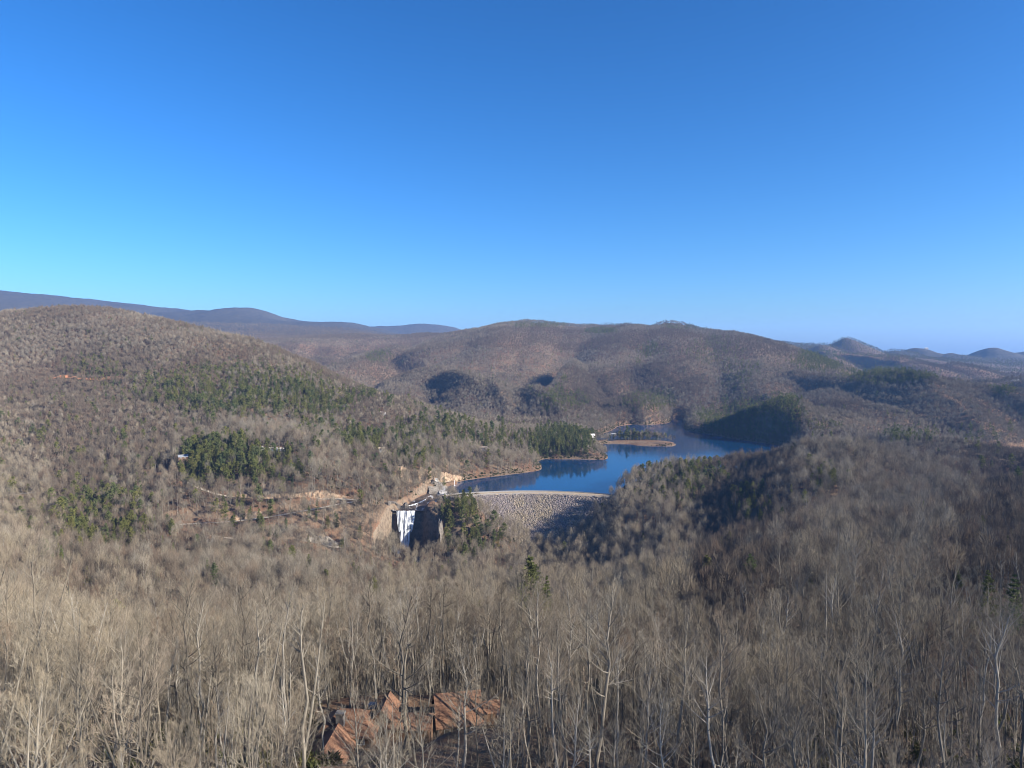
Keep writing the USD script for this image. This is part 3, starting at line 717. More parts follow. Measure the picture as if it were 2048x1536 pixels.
# ------------------------------------------------------------------ river bed and waterfall
M["foam"] = mat("white_water", {
    "g": ("geometry", {}), "mp": ("mapping", {"scale": (.75, .5, .05)}), "n": ("noise_texture", {"scale": 1.0, "detail": 6.0, "roughness": .65}),
    "r": ("rgb_ramp", {"ramp": [(.36, (.06, .065, .07)), (.45, (.34, .37, .39)), (.56, (.66, .69, .70)), (.7, (.80, .81, .81))]}),
    "bp": ("bump", {"strength": .5, "distance": .5}), "p": ("principled_bsdf", {"roughness": .6, "specular_ior_level": .3, "subsurface_weight": 0.0})},
    [("g.position", "mp.vector"), ("mp.vector", "n.vector"), ("n.fac", "r.fac"), ("r.color", "p.base_color"), ("n.fac", "bp.height"), ("bp.normal", "p.normal")])
M["wet_bed"] = mat("wet_river_bed", {
    "g": ("geometry", {}), "mp": ("mapping", {"rotation": (0, 0, -.35), "scale": (.16, .05, .1)}), "n": ("noise_texture", {"scale": 1.0, "detail": 7.0, "roughness": .6, "distortion": .6}),
    "r": ("rgb_ramp", {"ramp": [(.34, (.022, .018, .016)), (.50, (.06, .042, .032)), (.58, (.11, .08, .06)), (.64, (.55, .56, .56)), (.72, (.72, .74, .75))]}),
    "p": ("principled_bsdf", {"roughness": .45})},
    [("g.position", "mp.vector"), ("mp.vector", "n.vector"), ("n.fac", "r.fac"), ("r.color", "p.base_color")])
fm = .5 * (FALL_L + FALL_R)
ly = np.linspace(-1.5, 96, 60)
lx = np.linspace(-21, 21, 26)
LX, LY = np.meshgrid(lx, ly, indexing="ij")
BX, BY = fm[0] + 5 + .30 * LY + LX, fm[1] + LY
BZ = -5.0 + .045 * np.clip(LY, 0, 200) + .35 + 2.2 * (meshkit.fbm(np.stack([BX / 7, BY / 12, 0 * BX], -1), 4, 8) - .42) * sstep(0, 12, LY) + .10 * np.maximum(np.abs(LX) - 15, 0) ** 1.4
idx = np.arange(BX.size).reshape(BX.shape)
qd = np.stack([idx[:-1, :-1], idx[1:, :-1], idx[1:, 1:], idx[:-1, 1:]], -1).reshape(-1, 4)
bedf = np.vstack([qd[:, [0, 1, 2]], qd[:, [0, 2, 3]]])
tag(obj("river", (np.stack([BX, BY, BZ], -1).reshape(-1, 3), bedf), M["wet_bed"], smooth=True), "dark rocky river bed streaked with white water above the waterfall", "river", kind="structure")


def bedz(x, y):
    return float(-5.0 + .045 * max(y - fm[1], 0) + .35)


# the main chute of white water from the spillway, and two lesser ones
for k, pts_ in enumerate([[(856, 980.5), (846, 983.5), (835, 986.5), (822, 989.5), (806, 994)], [(851, 1001), (838, 1006), (824, 1010), (806, 1013), (792, 1017)], [(812, 995), (804, 1000), (797, 1004), (790, 1005)]]):
    L = np.array([at_plane(u, v, -3.0 if k else -2.0) for u, v in pts_])
    L[:, 2] = [bedz(*p[:2]) + 1.1 for p in L]
    s_ = np.linspace(0, len(L) - 1, 30)
    L = np.stack([np.interp(s_, range(len(L)), L[:, j]) for j in range(3)], 1)
    d = np.gradient(L[:, :2], axis=0)
    d /= np.linalg.norm(d, axis=1, keepdims=True)
    n = np.stack([-d[:, 1], d[:, 0]], 1)
    w = (5.5, 2.2, 2.0)[k] * (.7 + .8 * meshkit.noise(np.c_[L[:, :2] / 6, 0 * s_], k)) * np.interp(s_, [0, 1, s_[-1]], [.8, 1.2, .8])
    cs = []
    for j in np.linspace(-.5, .5, 6):
        xy = L[:, :2] + n * (w * j)[:, None]
        cs.append(np.c_[xy, L[:, 2] + .7 * (meshkit.fbm(np.c_[xy / 1.7, 0 * s_], 3, 3) - .5) - abs(j) * 1.5])
    V = np.stack(cs, 1)
    ix_ = np.arange(30 * 6).reshape(30, 6)
    qd = np.stack([ix_[:-1, :-1], ix_[:-1, 1:], ix_[1:, 1:], ix_[1:, :-1]], -1).reshape(-1, 4)
    tag(obj("white_water", (V.reshape(-1, 3), np.vstack([qd[:, [0, 2, 1]], qd[:, [0, 3, 2]]])), M["foam"], smooth=True),
        ("broad white chute of water leaving the spillway", "thin white stream beside the waterfall lip", "short white riffle by the left bank of the river bed")[k], "rapids", kind="structure")
# the fall: a broad upper curtain, a narrower lower plunge and the foam at its foot
W = thing("waterfall", "white waterfall plunging into the dark gorge left of the dam", "waterfall")


def curtain(x0, x1, y0, z0, x0b, x1b, yb, zb, seed, nx=46, nz=40, out=2.0):
    u_, t_ = np.meshgrid(np.linspace(0, 1, nx), np.linspace(0, 1, nz), indexing="ij")
    xl, xr = x0 + (x0b - x0) * t_ ** 1.6, x1 + (x1b - x1) * t_ ** 1.6
    X_ = xl + (xr - xl) * u_
    fold = meshkit.fbm(np.stack([X_ / 2.1, t_ * 1.2, 0 * X_], -1), 4, seed) - .5
    Y_ = y0 + (yb - y0) * t_ ** .7 - out * fold - 1.2 * np.sin(np.pi * u_) * .6
    Z_ = z0 + (zb - z0) * t_ + .5 * fold * (t_ > 0)
    ix_ = np.arange(X_.size).reshape(X_.shape)
    qd = np.stack([ix_[:-1, :-1], ix_[1:, :-1], ix_[1:, 1:], ix_[:-1, 1:]], -1).reshape(-1, 4)
    return np.stack([X_, Y_, Z_], -1).reshape(-1, 3), np.vstack([qd[:, [0, 2, 1]], qd[:, [0, 3, 2]]])


fy = FALL_L[1]
gx = lambda u, Y: (u - CX) / FPX * Y
obj("upper_curtain", curtain(gx(791.5, fy), gx(829, fy), fy - 1.5, -4.3, gx(797, fy), gx(823, fy), fy - 7, -29, 51), M["foam"], W, smooth=True)
obj("lower_plunge", curtain(gx(799, fy), gx(820, fy), fy - 6.5, -27, gx(801, fy), gx(817, fy), fy - 11, -49, 57, nx=26, nz=26), M["foam"], W, smooth=True)
pool = at_plane(797, 1101, -49.5)
pb = trimesh.creation.icosphere(4, 1.0)
pv_ = pb.vertices * [5.5, 13, 1.0]
pv_ += (meshkit.fbm(pv_ / 1.6, 3, 4)[:, None] - .5) * [1.5, 1.5, 1.6]
obj("foam_pool", (pv_ + pool, pb.faces), M["foam"], W, smooth=True)
tag(obj("gorge_pool", trimesh.creation.cylinder(1, .3, sections=40).apply_transform(np.diag([16, 26, 1, 1.0])).apply_translation(at_plane(852, 1112, -50.2)), M["water"]), "small dark blue pool in the bottom of the gorge", "pool", kind="structure")

# ------------------------------------------------------------------ spillway
SP = thing("spillway", "grey concrete and rock spillway hump between lake and river bed", "spillway")
hp = [at_y(*q) for q in ((856, 972, 958), (860, 995, 940), (889, 994, 940), (895, 981, 955), (886, 972, 985), (876, 962, 992), (866, 962, 990), (880, 966, 1015), (900, 972, 1015), (858, 972, 1000))]
hull = trimesh.convex.convex_hull(np.array(hp + [p - [0, 0, 9] for p in hp[:5]]))
hull = hull.subdivide_to_size(1.6)
hv = np.array(hull.vertices)
left = 1 - sstep(gx(868, 960), gx(882, 960), hv[:, 0])
hv += (meshkit.fbm(hv / 4, 4, 6)[:, None] - .5) * left[:, None] * [3.2, 3.2, 2.0]
obj("rock_hump", (hv, hull.faces), M["grey_rock"], SP)
sl = [at_y(*q) for q in ((877, 963, 990), (896, 980.5, 952), (887, 993, 937.5), (878, 985, 944))]
slab = trimesh.convex.convex_hull(np.array(sl + [p + [0, 1.5, -1.2] for p in sl]))
obj("apron", slab, M["concrete"], SP)
c = at_y(873, 960.5, 990)
gh = trimesh.util.concatenate([trimesh.creation.box((4.6, 3.6, 3.6)).apply_translation((0, 0, 1.8)), trimesh.creation.box((5.2, 4.2, .35)).apply_translation((0, 0, 3.75))])
obj("gate_house", gh.apply_translation(c - [0, 0, 1.4]), M["white_paint"], SP)
wa, wb = at_y(860, 997.5, 930), at_y(889, 996, 930)
obj("retaining_wall", trimesh.creation.box((wb[0] - wa[0], 9, 4.5)).apply_translation((.5 * (wa[0] + wb[0]), 936, wa[2] - 1.8)), M["pale_concrete"], SP)
g = at_plane(909, 971.5, 0)
G_ = thing("depth_gauge", "slim white gauge post standing in the lake near the spillway", "gauge post", loc=g)
obj("post", trimesh.creation.cylinder(.35, 11, sections=8).apply_translation((0, 0, 2.5)), M["white_paint"], G_)
obj("float_ring", trimesh.creation.cylinder(1.0, .6, sections=12).apply_translation((0, 0, .2)), M["white_paint"], G_)


# ------------------------------------------------------------------ trees
def tubes(p0, p1, r0, r1, k=3):
    """Open prisms along many segments at once."""
    p0, p1 = np.asarray(p0, float), np.asarray(p1, float)
    n = len(p0)
    ax = p1 - p0
    ax /= np.maximum(np.linalg.norm(ax, axis=1, keepdims=True), 1e-9)
    ref = np.where(np.abs(ax[:, 2:3]) > 0.9, [[1.0, 0, 0]], [[0, 0, 1.0]])
    e1 = np.cross(ax, ref)
    e1 /= np.linalg.norm(e1, axis=1, keepdims=True)
    e2 = np.cross(ax, e1)
    a = np.arange(k) / k * 2 * np.pi
    ring = np.cos(a)[None, :, None] * e1[:, None] + np.sin(a)[None, :, None] * e2[:, None]
    v = np.concatenate([p0[:, None] + ring * np.asarray(r0)[:, None, None], p1[:, None] + ring * np.asarray(r1)[:, None, None]], 1).reshape(-1, 3)
    b = (np.arange(n) * 2 * k)[:, None]
    j, j1 = np.arange(k)[None], (np.arange(k)[None] + 1) % k
    f = np.concatenate([np.stack([b + j, b + k + j1, b + j1], -1), np.stack([b + j, b + k + j, b + k + j1], -1)], 1).reshape(-1, 3)
    return v, f


def blades(p0, p1, w, rng):
    """One thin triangle per twig, turned at random about its length."""
    p0, p1 = np.asarray(p0, float), np.asarray(p1, float)
    ax = p1 - p0
    s = np.cross(ax, rng.normal(size=ax.shape))
    s /= np.maximum(np.linalg.norm(s, axis=1, keepdims=True), 1e-9)
    w = np.broadcast_to(np.asarray(w, float), (len(p0),))[:, None]
    v = np.stack([p0 - s * w / 2, p0 + s * w / 2, p1], 1).reshape(-1, 3)
    return v, np.arange(len(v)).reshape(-1, 3)


def join(parts):
    parts = [p for p in parts if len(p[0])]
    vs, fs, n = [], [], 0
    for v, f in parts:
        vs.append(v)
        fs.append(f + n)
        n += len(v)
    return np.vstack(vs), np.vstack(fs)


def side_dirs(axis, spread, rng):
    """Unit vectors at the angle spread from each axis, at a random turn about it."""
    n = len(axis)
    s = np.cross(axis, rng.normal(size=(n, 3)))
    s /= np.maximum(np.linalg.norm(s, axis=1, keepdims=True), 1e-9)
    return axis * np.cos(spread)[:, None] + s * np.sin(spread)[:, None]


def bare_tree(seed, H, detail, crown=0.42, wide=0.30, fork=False, lean=0.0):
    """A leafless broadleaved tree. Returns (trunk mesh, crown mesh)."""
    rng = np.random.default_rng(seed)
    ns = {3: 9, 2: 6, 1: 3}[detail]
    r0 = H * (0.0085 if detail == 3 else 0.0105)
    stems = []
    t = np.linspace(0, 1, ns + 1)
    w = np.cumsum(rng.normal(0, H * 0.010, (ns + 1, 2)), 0)
    w -= w[0]
    la = rng.uniform(0, 2 * np.pi)
    main = np.c_[w + np.outer(t ** 1.4, [math.cos(la), math.sin(la)]) * lean * H, t * H]
    stems.append((main, r0, 0.0))
    if fork:
        for q in range(rng.integers(1, 3)):
            i0 = int(ns * rng.uniform(.35, .5))
            a = rng.uniform(0, 2 * np.pi)
            tt = np.linspace(0, 1, ns - i0 + 1)
            L = H * rng.uniform(.85, .98) - main[i0, 2]
            st = main[i0] + np.c_[np.outer(tt ** .8, [math.cos(a), math.sin(a)]) * L * rng.uniform(.22, .36), tt * L]
            stems.append((st, r0 * (1 - i0 / ns) * .85, i0 / ns))
    tv, cv = [], []
    kt = {3: 7, 2: 5, 1: 3}[detail]
    n1 = {3: 20, 2: 14, 1: 9}[detail]
    b0, bd, bl, br = [], [], [], []
    for st, rs, t0 in stems:
        m = len(st)
        tt = np.linspace(0, 1, m)
        rad = rs * (1 - tt) ** .75 + 0.0035 * H * .4
        if t0 == 0 and detail > 1:
            rad[0] *= 1.35
        tv.append(tubes(st[:-1], st[1:], rad[:-1], rad[1:], kt))
        lo = 0.0 if t0 > 0 else crown
        n = n1 if len(stems) == 1 else int(n1 * .75)
        s = lo + (1 - lo) * (np.arange(n) + rng.uniform(0, 1, n)) / n * 0.97
        p = np.stack([np.interp(s, tt, st[:, k]) for k in range(3)], 1)
        rel = (s - lo) / (1 - lo)
        ang = rng.uniform(0, 2 * np.pi, n)
        tilt = np.radians(56 - 36 * rel + rng.normal(0, 9, n))
        d = np.c_[np.cos(ang) * np.sin(tilt), np.sin(ang) * np.sin(tilt), np.cos(tilt)]
        L = H * wide * (0.55 + 0.6 * np.sin(np.pi * np.clip(rel * .8 + .2, 0, 1))) * rng.uniform(.65, 1.15, n) * (1 - .35 * rel)
        b0.append(p), bd.append(d), bl.append(L), br.append(np.minimum(rs * .36 * (1 - .6 * rel), np.interp(s, tt, rad) * .8))
    if detail == 3:                                           # a few dead stubs low on the trunk
        pass
    b0, bd, bl, br = np.vstack(b0), np.vstack(bd), np.concatenate(bl), np.concatenate(br)
    nseg = {3: 4, 2: 2, 1: 1}[detail]
    # limbs curve upwards
    P = [b0]
    d = bd.copy()
    for k in range(nseg):
        P.append(P[-1] + d * (bl / nseg)[:, None])
        d = d + np.c_[rng.normal(0, .13, (len(d), 2)), .22 + rng.normal(0, .08, len(d))] * (2.0 / nseg)
        d /= np.linalg.norm(d, axis=1, keepdims=True)
    P = np.stack(P, 1)
    for k in range(nseg):
        ra, rb = br * (1 - .8 * k / nseg), br * (1 - .8 * (k + 1) / nseg)
        if detail == 1:
            cv.append(blades(P[:, 0], P[:, 1], br * 3.0, rng))
        else:
            (tv if detail == 3 else cv).append(tubes(P[:, k], P[:, k + 1], ra, rb, 4 if detail == 3 else 3))

    def offshoots(P, L, per, lfrac, spread, lo=.25):
        n = len(P) * per
        i = np.repeat(np.arange(len(P)), per)
        s = lo + (1 - lo) * rng.uniform(0, 1, n)
        seg = np.minimum((s * (P.shape[1] - 1)).astype(int), P.shape[1] - 2)
        fr = s * (P.shape[1] - 1) - seg
        a, b = P[i, seg], P[i, seg + 1]
        p = a + (b - a) * fr[:, None]
        ax = (b - a) / np.maximum(np.linalg.norm(b - a, axis=1, keepdims=True), 1e-9)
        d = side_dirs(ax, np.radians(rng.normal(spread, 10, n)), rng)
        d[:, 2] += .25
        d /= np.linalg.norm(d, axis=1, keepdims=True)
        ln = L[i] * lfrac * rng.uniform(.6, 1.3, n) * (1.15 - .6 * s)
        return p, d, ln

    if detail == 3:
        p, d, l2 = offshoots(P, bl, 9, .42, 40)
        mid = p + d * (l2 / 2)[:, None]
        d2 = d + np.c_[rng.normal(0, .2, (len(d), 2)), rng.normal(.15, .12, len(d))]
        d2 /= np.linalg.norm(d2, axis=1, keepdims=True)
        end = mid + d2 * (l2 / 2)[:, None]
        w2 = .007 + .004 * l2
        cv += [tubes(p, mid, w2, w2 * .7, 3), tubes(mid, end, w2 * .7, w2 * .25, 3)]
        P2 = np.stack([p, mid, end], 1)
        p, d, l3 = offshoots(P2, l2, 6, .42, 40)
        e3 = p + d * l3[:, None]
        cv.append(blades(p, e3, .022, rng))
        P3 = np.stack([p, e3], 1)
        p, d, l4 = offshoots(P3, l3, 2, .6, 36)
        cv.append(blades(p, p + d * np.maximum(l4, .3)[:, None], .015, rng))
    elif detail == 2:
        p, d, l2 = offshoots(P, bl, 6, .48, 42)
        e = p + d * l2[:, None]
        cv.append(blades(p, e, .065, rng))
        P2 = np.stack([p, e], 1)
        p, d, l3 = offshoots(P2, l2, 5, .5, 48)
        cv.append(blades(p, p + d * l3[:, None], .045, rng))
        if H > 15:                                            # the fine outer twigs that round the crown off
            n = 420
            g = rng.normal(size=(n, 3))
            g /= np.linalg.norm(g, axis=1, keepdims=True)
            g[:, 2] = np.abs(g[:, 2]) * 1.15 - .2
            ext = np.array([H * wide * .60, H * wide * .60, H * .33])
            a_ = np.array([0, 0, H * .64]) + g * ext * rng.uniform(.45, .85, n)[:, None]
            cv.append(blades(a_, a_ + (g + [0, 0, .35] + rng.normal(0, .3, (n, 3))) * ext * rng.uniform(.2, .42, n)[:, None], .085, rng))
    else:
        # far away a crown is a rounded puff of twigs
        n = 150
        g = rng.normal(size=(n, 3))
        g /= np.linalg.norm(g, axis=1, keepdims=True)
        g[:, 2] = np.abs(g[:, 2]) * 1.1 - .25
        c0 = np.array([0, 0, H * .60])
        ext = np.array([H * wide * .62, H * wide * .62, H * .37])
        q = rng.uniform(.25, .75, n)[:, None]
        a_ = c0 + g * ext * q
        cv.append(blades(a_, a_ + (g + [0, 0, .35]) * ext * rng.uniform(.3, .55, n)[:, None], .20, rng))
    return join(tv), join(cv)


def pine_tree(seed, H, detail, wide=.2, base=.15, droop=.1, shape=.8):
    """A needle-leaved tree: tiers of branches bearing many small sprays. Returns (trunk, crown)."""
    rng = np.random.default_rng(seed)
    tr = tubes([[0, 0, 0], [0, 0, H * .5]], [[0, 0, H * .5], [0, 0, H * .98]], [H * .012, H * .007], [H * .007, H * .001], 5 if detail > 1 else 3)
    nb = {3: 120, 2: 60, 1: 22}[detail]
    s = base + (1 - base) * rng.uniform(0, 1, nb) ** .9
    s = np.round(s * H / 1.3) * 1.3 / H + rng.normal(0, .006, nb)
    s = np.clip(s, base * .8, .985)
    rel = (s - base) / (1 - base)
    L = H * wide * np.clip(1 - rel, .04, 1) ** shape * np.minimum(1, .45 + 3 * np.maximum(rel, 0)) * rng.uniform(.55, 1.25, nb)
    a = rng.uniform(0, 2 * np.pi, nb)
    a += .3 * np.sin(3 * a + rng.uniform(0, 6))
    d = np.c_[np.cos(a), np.sin(a), rng.normal(.25 - droop, .15, nb) + .5 * rel]
    d /= np.linalg.norm(d, axis=1, keepdims=True)
    p = np.c_[np.zeros((nb, 2)), s * H]
    e = p + d * L[:, None]
    cv = []
    if detail > 1:
        cvb = tubes(p, e, np.full(nb, .0022 * H), np.full(nb, .0006 * H), 3)
        tr = join([tr, cvb])
    ns = {3: 30, 2: 13, 1: 8}[detail]
    i = np.repeat(np.arange(nb), ns)
    q = rng.uniform(.22, 1.04, len(i))
    c = p[i] + (e - p)[i] * q[:, None] + rng.normal(0, 1, (len(i), 3)) * (L[i] * .11 + .08 * {3: 1, 2: 1.6, 1: 2.2}[detail])[:, None] * [1, 1, .5]
    dd = d[i] + rng.normal(0, .55, (len(i), 3))
    dd /= np.linalg.norm(dd, axis=1, keepdims=True)
    size = {3: .42, 2: .8, 1: 1.35}[detail] * rng.uniform(.7, 1.3, len(i)) * (H / 20)
    cv.append(blades(c - dd * (size * .4)[:, None], c + dd * (size * .8)[:, None], size * .75, rng))
    return tr, join(cv)


def class_tree(name, trunk, crown, mt, mc):
    """A class prim holding one kind of tree, for the copies to refer to."""
    root = UsdGeom.Xform.Define(stage, "/World/Kinds/" + name)
    usdkit.mesh(stage, f"/World/Kinds/{name}/trunk", trunk, mt)
    usdkit.mesh(stage, f"/World/Kinds/{name}/crown", crown, mc)
    return root


stage.CreateClassPrim("/World/Kinds")
NEAR, MIDD, FARD, PINE3, PINE2, PINE1 = [], [], [], [], [], []
for k in range(12):
    H = 21 + (k * 37 % 9)
    NEAR.append((class_tree(f"near_{k}", *bare_tree(100 + k, H, 3, crown=(.52, .66, .46, .72)[k % 4], wide=(.24, .17, .28, .12)[k % 4], fork=k % 3 == 1, lean=.04 * (k % 3)), M["bark"], M[("twig", "tan_twig", "twig", "dark_twig", "tan_twig", "twig")[k % 6]]), H, (0, 1, 0, 2, 1, 0)[k % 6]))
for k in range(8):
    H = 20 + (k * 5 % 7)
    MIDD.append((class_tree(f"mid_{k}", *bare_tree(200 + k, H, 2, crown=(.34, .45, .4, .5)[k % 4], wide=(.33, .30, .36, .27)[k % 4], fork=k % 3 == 1, lean=.03 * (k % 3)), M["bark"], M[("twig", "tan_twig", "twig", "dark_twig")[k % 4]]), H, (0, 1, 0, 2)[k % 4]))
for k in range(6):
    H = 17 + k % 4
    FARD.append((class_tree(f"far_{k}", *bare_tree(300 + k, H, 1, crown=.36, wide=(.36, .32, .40)[k % 3]), M["bark"], M[("twig", "tan_twig", "twig", "dark_twig", "twig", "twig")[k]]), H, (0, 1, 0, 2, 0, 0)[k]))
for k in range(6):
    H = (24, 20, 27, 18, 22, 16)[k]
    PINE3.append((class_tree(f"pine_near_{k}", *pine_tree(400 + k, H, 3, wide=(.22, .17, .20, .24, .16, .22)[k], base=(.2, .1, .3, .06, .12, .05)[k], shape=(.6, .8, .5, .85, .9, .8)[k]), M["pine_bark"], M["needle"]), H))
for k in range(5):
    H = (22, 18, 24, 16, 20)[k]
    PINE2.append((class_tree(f"pine_mid_{k}", *pine_tree(500 + k, H, 2, wide=(.25, .22, .24, .27, .21)[k], base=(.22, .1, .3, .06, .12)[k], shape=(.5, .7, .45, .8, .65)[k]), M["pine_bark"], M["needle"]), H))
for k in range(4):
    H = (18, 15, 20, 16)[k]
    PINE1.append((class_tree(f"pine_far_{k}", *pine_tree(600 + k, H, 1, wide=(.27, .25, .26, .29)[k], base=.12, shape=.55), M["pine_bark"], M["needle"]), H))

# where trees stand -----------------------------------------------------------------------------
def scatter(r0, r1, a0, a1, spacing):
    """Jittered positions in a ring sector, about one per spacing squared."""
    R = []
    ext = r1 * 1.02
    nx = int(2 * ext / spacing)
    gx = (np.arange(nx) - nx / 2) * spacing
    gy = np.arange(-0.3 * ext, ext, spacing * 0.9)
    X, Y = np.meshgrid(gx, gy, indexing="ij")
    X = X + RNG.uniform(-.5, .5, X.shape) * spacing * .95
    Y = Y + RNG.uniform(-.5, .5, X.shape) * spacing * .95
    th, r = np.degrees(np.arctan2(X, Y)), np.hypot(X, Y)
    k = (r >= r0) & (r < r1) & (th > a0) & (th < a1)
    return X[k], Y[k]


# what is in sight: the steepest line of sight over the nearer ground (with half a tree on it)
_vis_h = GZZ + 7.0 * (lake_dist(GX, GY) > 6)
_tanv = (_vis_h - CAM_Z) / _RR
_cum = np.maximum.accumulate(_tanv, axis=1)
_cum = np.concatenate([np.full((na, 1), -9.0), _cum[:, :-1]], 1)
_cumf = RegularGridInterpolator((np.radians(_a), _rr), _cum, bounds_error=False, fill_value=None)


def in_sight(X, Y, Z, h, slack=0.004):
    r = np.hypot(X, Y)
    return (Z + h - CAM_Z) / r > _cumf(np.stack([np.arctan2(X, Y), r], -1)) - slack


# clearings: discs and strips without trees, (x, y, radius)
CLEAR = []
for nm, line in ROADS.items():
    CLEAR += [(p[0], p[1], 4.2) for p in line[::1]]
    if nm == 'upper':
        CLEAR += [(p[0], p[1] - k, 5.0) for p in line[::1] for k in ((6, 11) if p[1] > 782 else (6, 11, 16, 21))]
    if nm == 'valley':
        CLEAR += [(p[0], p[1] - k, 5.0) for p in line[::1] for k in (6, 11, 16)]
for t in np.linspace(-.02, 1.02, 60):
    p = dam_axis(t)
    CLEAR.append((p[0], p[1], 11))
HOUSES = [
    # name, label, column, row, distance, turn, length, width, wall, roof rise, roof, wall, windows, category
    ("white_building", "low white building on the pale gravel yard above the road", 516, 902, 950, -.2, 13, 7, 3.2, 1.6, "white_wall", "white_wall", 2, "building"),
    ("clearing_house", "small dark roofed house beside the dry grass clearing", 366, 915, 905, .5, 11, 7, 3.0, 2.2, "grey_roof", "timber", 2, "house"),
    ("boat_house", "blue-grey roofed boathouse at the right end of the lake", 1586, 899, 1270, .55, 17, 9, 3.4, 2.4, "grey_roof", "grey_wall", 3, "boathouse"),
    ("boat_house", "second grey roofed boathouse just behind the first", 1602, 894, 1290, .55, 15, 8, 3.4, 2.2, "grey_roof", "grey_wall", 3, "boathouse"),
    ("white_shed", "little white shed in front of the grey boathouses", 1584, 909, 1235, .2, 5, 4, 3.0, 1.2, "white_wall", "white_wall", 1, "shed"),
    ("ridge_house", "dark roofed house with a white gable on the right hand ridge", 2031, 768, 2330, .35, 34, 16, 9, 7, "grey_roof", "white_wall", 4, "house"),
    ("shore_cottage", "white roofed cottage at the root of the bare spit", 1184, 871, 1440, .3, 10, 7, 3, 2, "white_wall", "white_wall", 2, "cottage"),
    ("wood_cottage", "tan roofed cottage in the trees above the left lake shore", 967, 897, 1150, -.2, 12, 8, 3, 2.4, "tan_roof", "white_wall", 2, "cottage"),
    ("wood_cottage", "pale roofed cottage in the pines over the spillway cliff", 764, 898, 1040, .2, 9, 6, 2.6, 1.8, "tan_roof", "white_wall", 2, "cottage"),
    ("hill_cottage", "tan house on the clearing below the left hill", 763, 832, 1330, -.3, 14, 9, 3, 2.6, "tan_roof", "white_wall", 3, "house"),
    ("hill_cottage", "dark windowed house at the foot of the left hill's long spur", 692, 817, 1360, .1, 22, 9, 4, 2.4, "grey_roof", "timber", 5, "house"),
    ("summit_house", "tiny white house high on the far right mountain, upper of two", 1862, 707, 6100, .3, 26, 14, 8, 5, "white_wall", "white_wall", 2, "house"),
    ("summit_house", "tiny white house on the far right mountain, lower of two", 1852, 715, 5900, -.2, 26, 14, 8, 5, "white_wall", "white_wall", 2, "house"),
]
SOLOS = [
    (("pine", 2), 578, 1090, 30, 450, 760, "tall dark pine left of the waterfall's foot, topmost of its clump"),
    (("pine", 0), 612, 1108, 26, 440, 740, "broad bluish pine leaning on the tallest pine of the clump below the road"),
    (("pine", 3), 703, 1118, 20, 430, 720, "small rounded pine standing alone between the pine clump and the gorge"),
    (("pine", 3), 958, 1120, 20, 318, 350, "bushy green pine at the wood's edge below the pine knoll"),
    (("pine", 2), 1062, 1076, 37, 315, 345, "big olive pine in front of the foot of the dam"),
    (("pine", 4), 1094, 1115, 28, 318, 350, "thin yellow-green pine right beside the big olive pine"),
    (("pine", 3), 1040, 1180, 17, 262, 300, "low ragged pine half hidden by pale trees under the big olive pine"),
    (("pine", 3), 1928, 1138, 19, 225, 300, "green pine at the right, leftmost of the three dark ones"),
    (("pine", 3), 1990, 1140, 20, 225, 290, "yellow-green pine in the middle of the three at the right border"),
    (("pine", 5), 2044, 1150, 20, 215, 280, "very dark pine cut by the right border of the picture"),
    (("pine", 2), 1672, 935, 27, 700, 960, "solitary light green pine on the shaded spur right of the lake"),
    (("pine", 1), 1512, 975, 24, 700, 960, "pair-topped pine on the dark flank of the spur"),
    (("bare", 3), 996, 1195, 28, 125, 200, "very tall pale slender tree right of the steep brown roof"),
    (("bare", 2), 640, 1330, 25, 105, 150, "white limbed wide tree standing left of the chimney house"),
    (("bare", 1), 1560, 1180, 29, 130, 210, "tall forked tree with long slanting stems in the right wood"),
    (("bare", 2), 1745, 1195, 28, 125, 200, "pale heavy limbed tree right of the long slanting fork"),
    (("bare", 0), 1190, 1190, 27, 150, 230, "feathery crowned tree rising left of the forked trees"),
    (("bare", 4), 590, 1240, 25, 160, 240, "dark trunked round crowned tree behind the chimney house"),
    (("bare", 7), 145, 1230, 26, 160, 260, "white trunked tree leaning in the pale thicket on the left"),
    (("bare", 5), 320, 1370, 22, 100, 140, "white branching tree near the lower left corner"),
]
HAZE = 3.1e-5
def place_by_top(u, vtop, H, Ymin, Ymax):
    Ys = np.arange(Ymin, Ymax, 1.5)
    X = (u - CX) / FPX * Ys
    v = project(np.stack([X, Ys, ground(X, Ys) + H], 1))[1]
    i = int(np.argmin(np.abs(v - vtop)))
    return np.array([X[i], Ys[i], float(ground(X[i], Ys[i])) - .3])


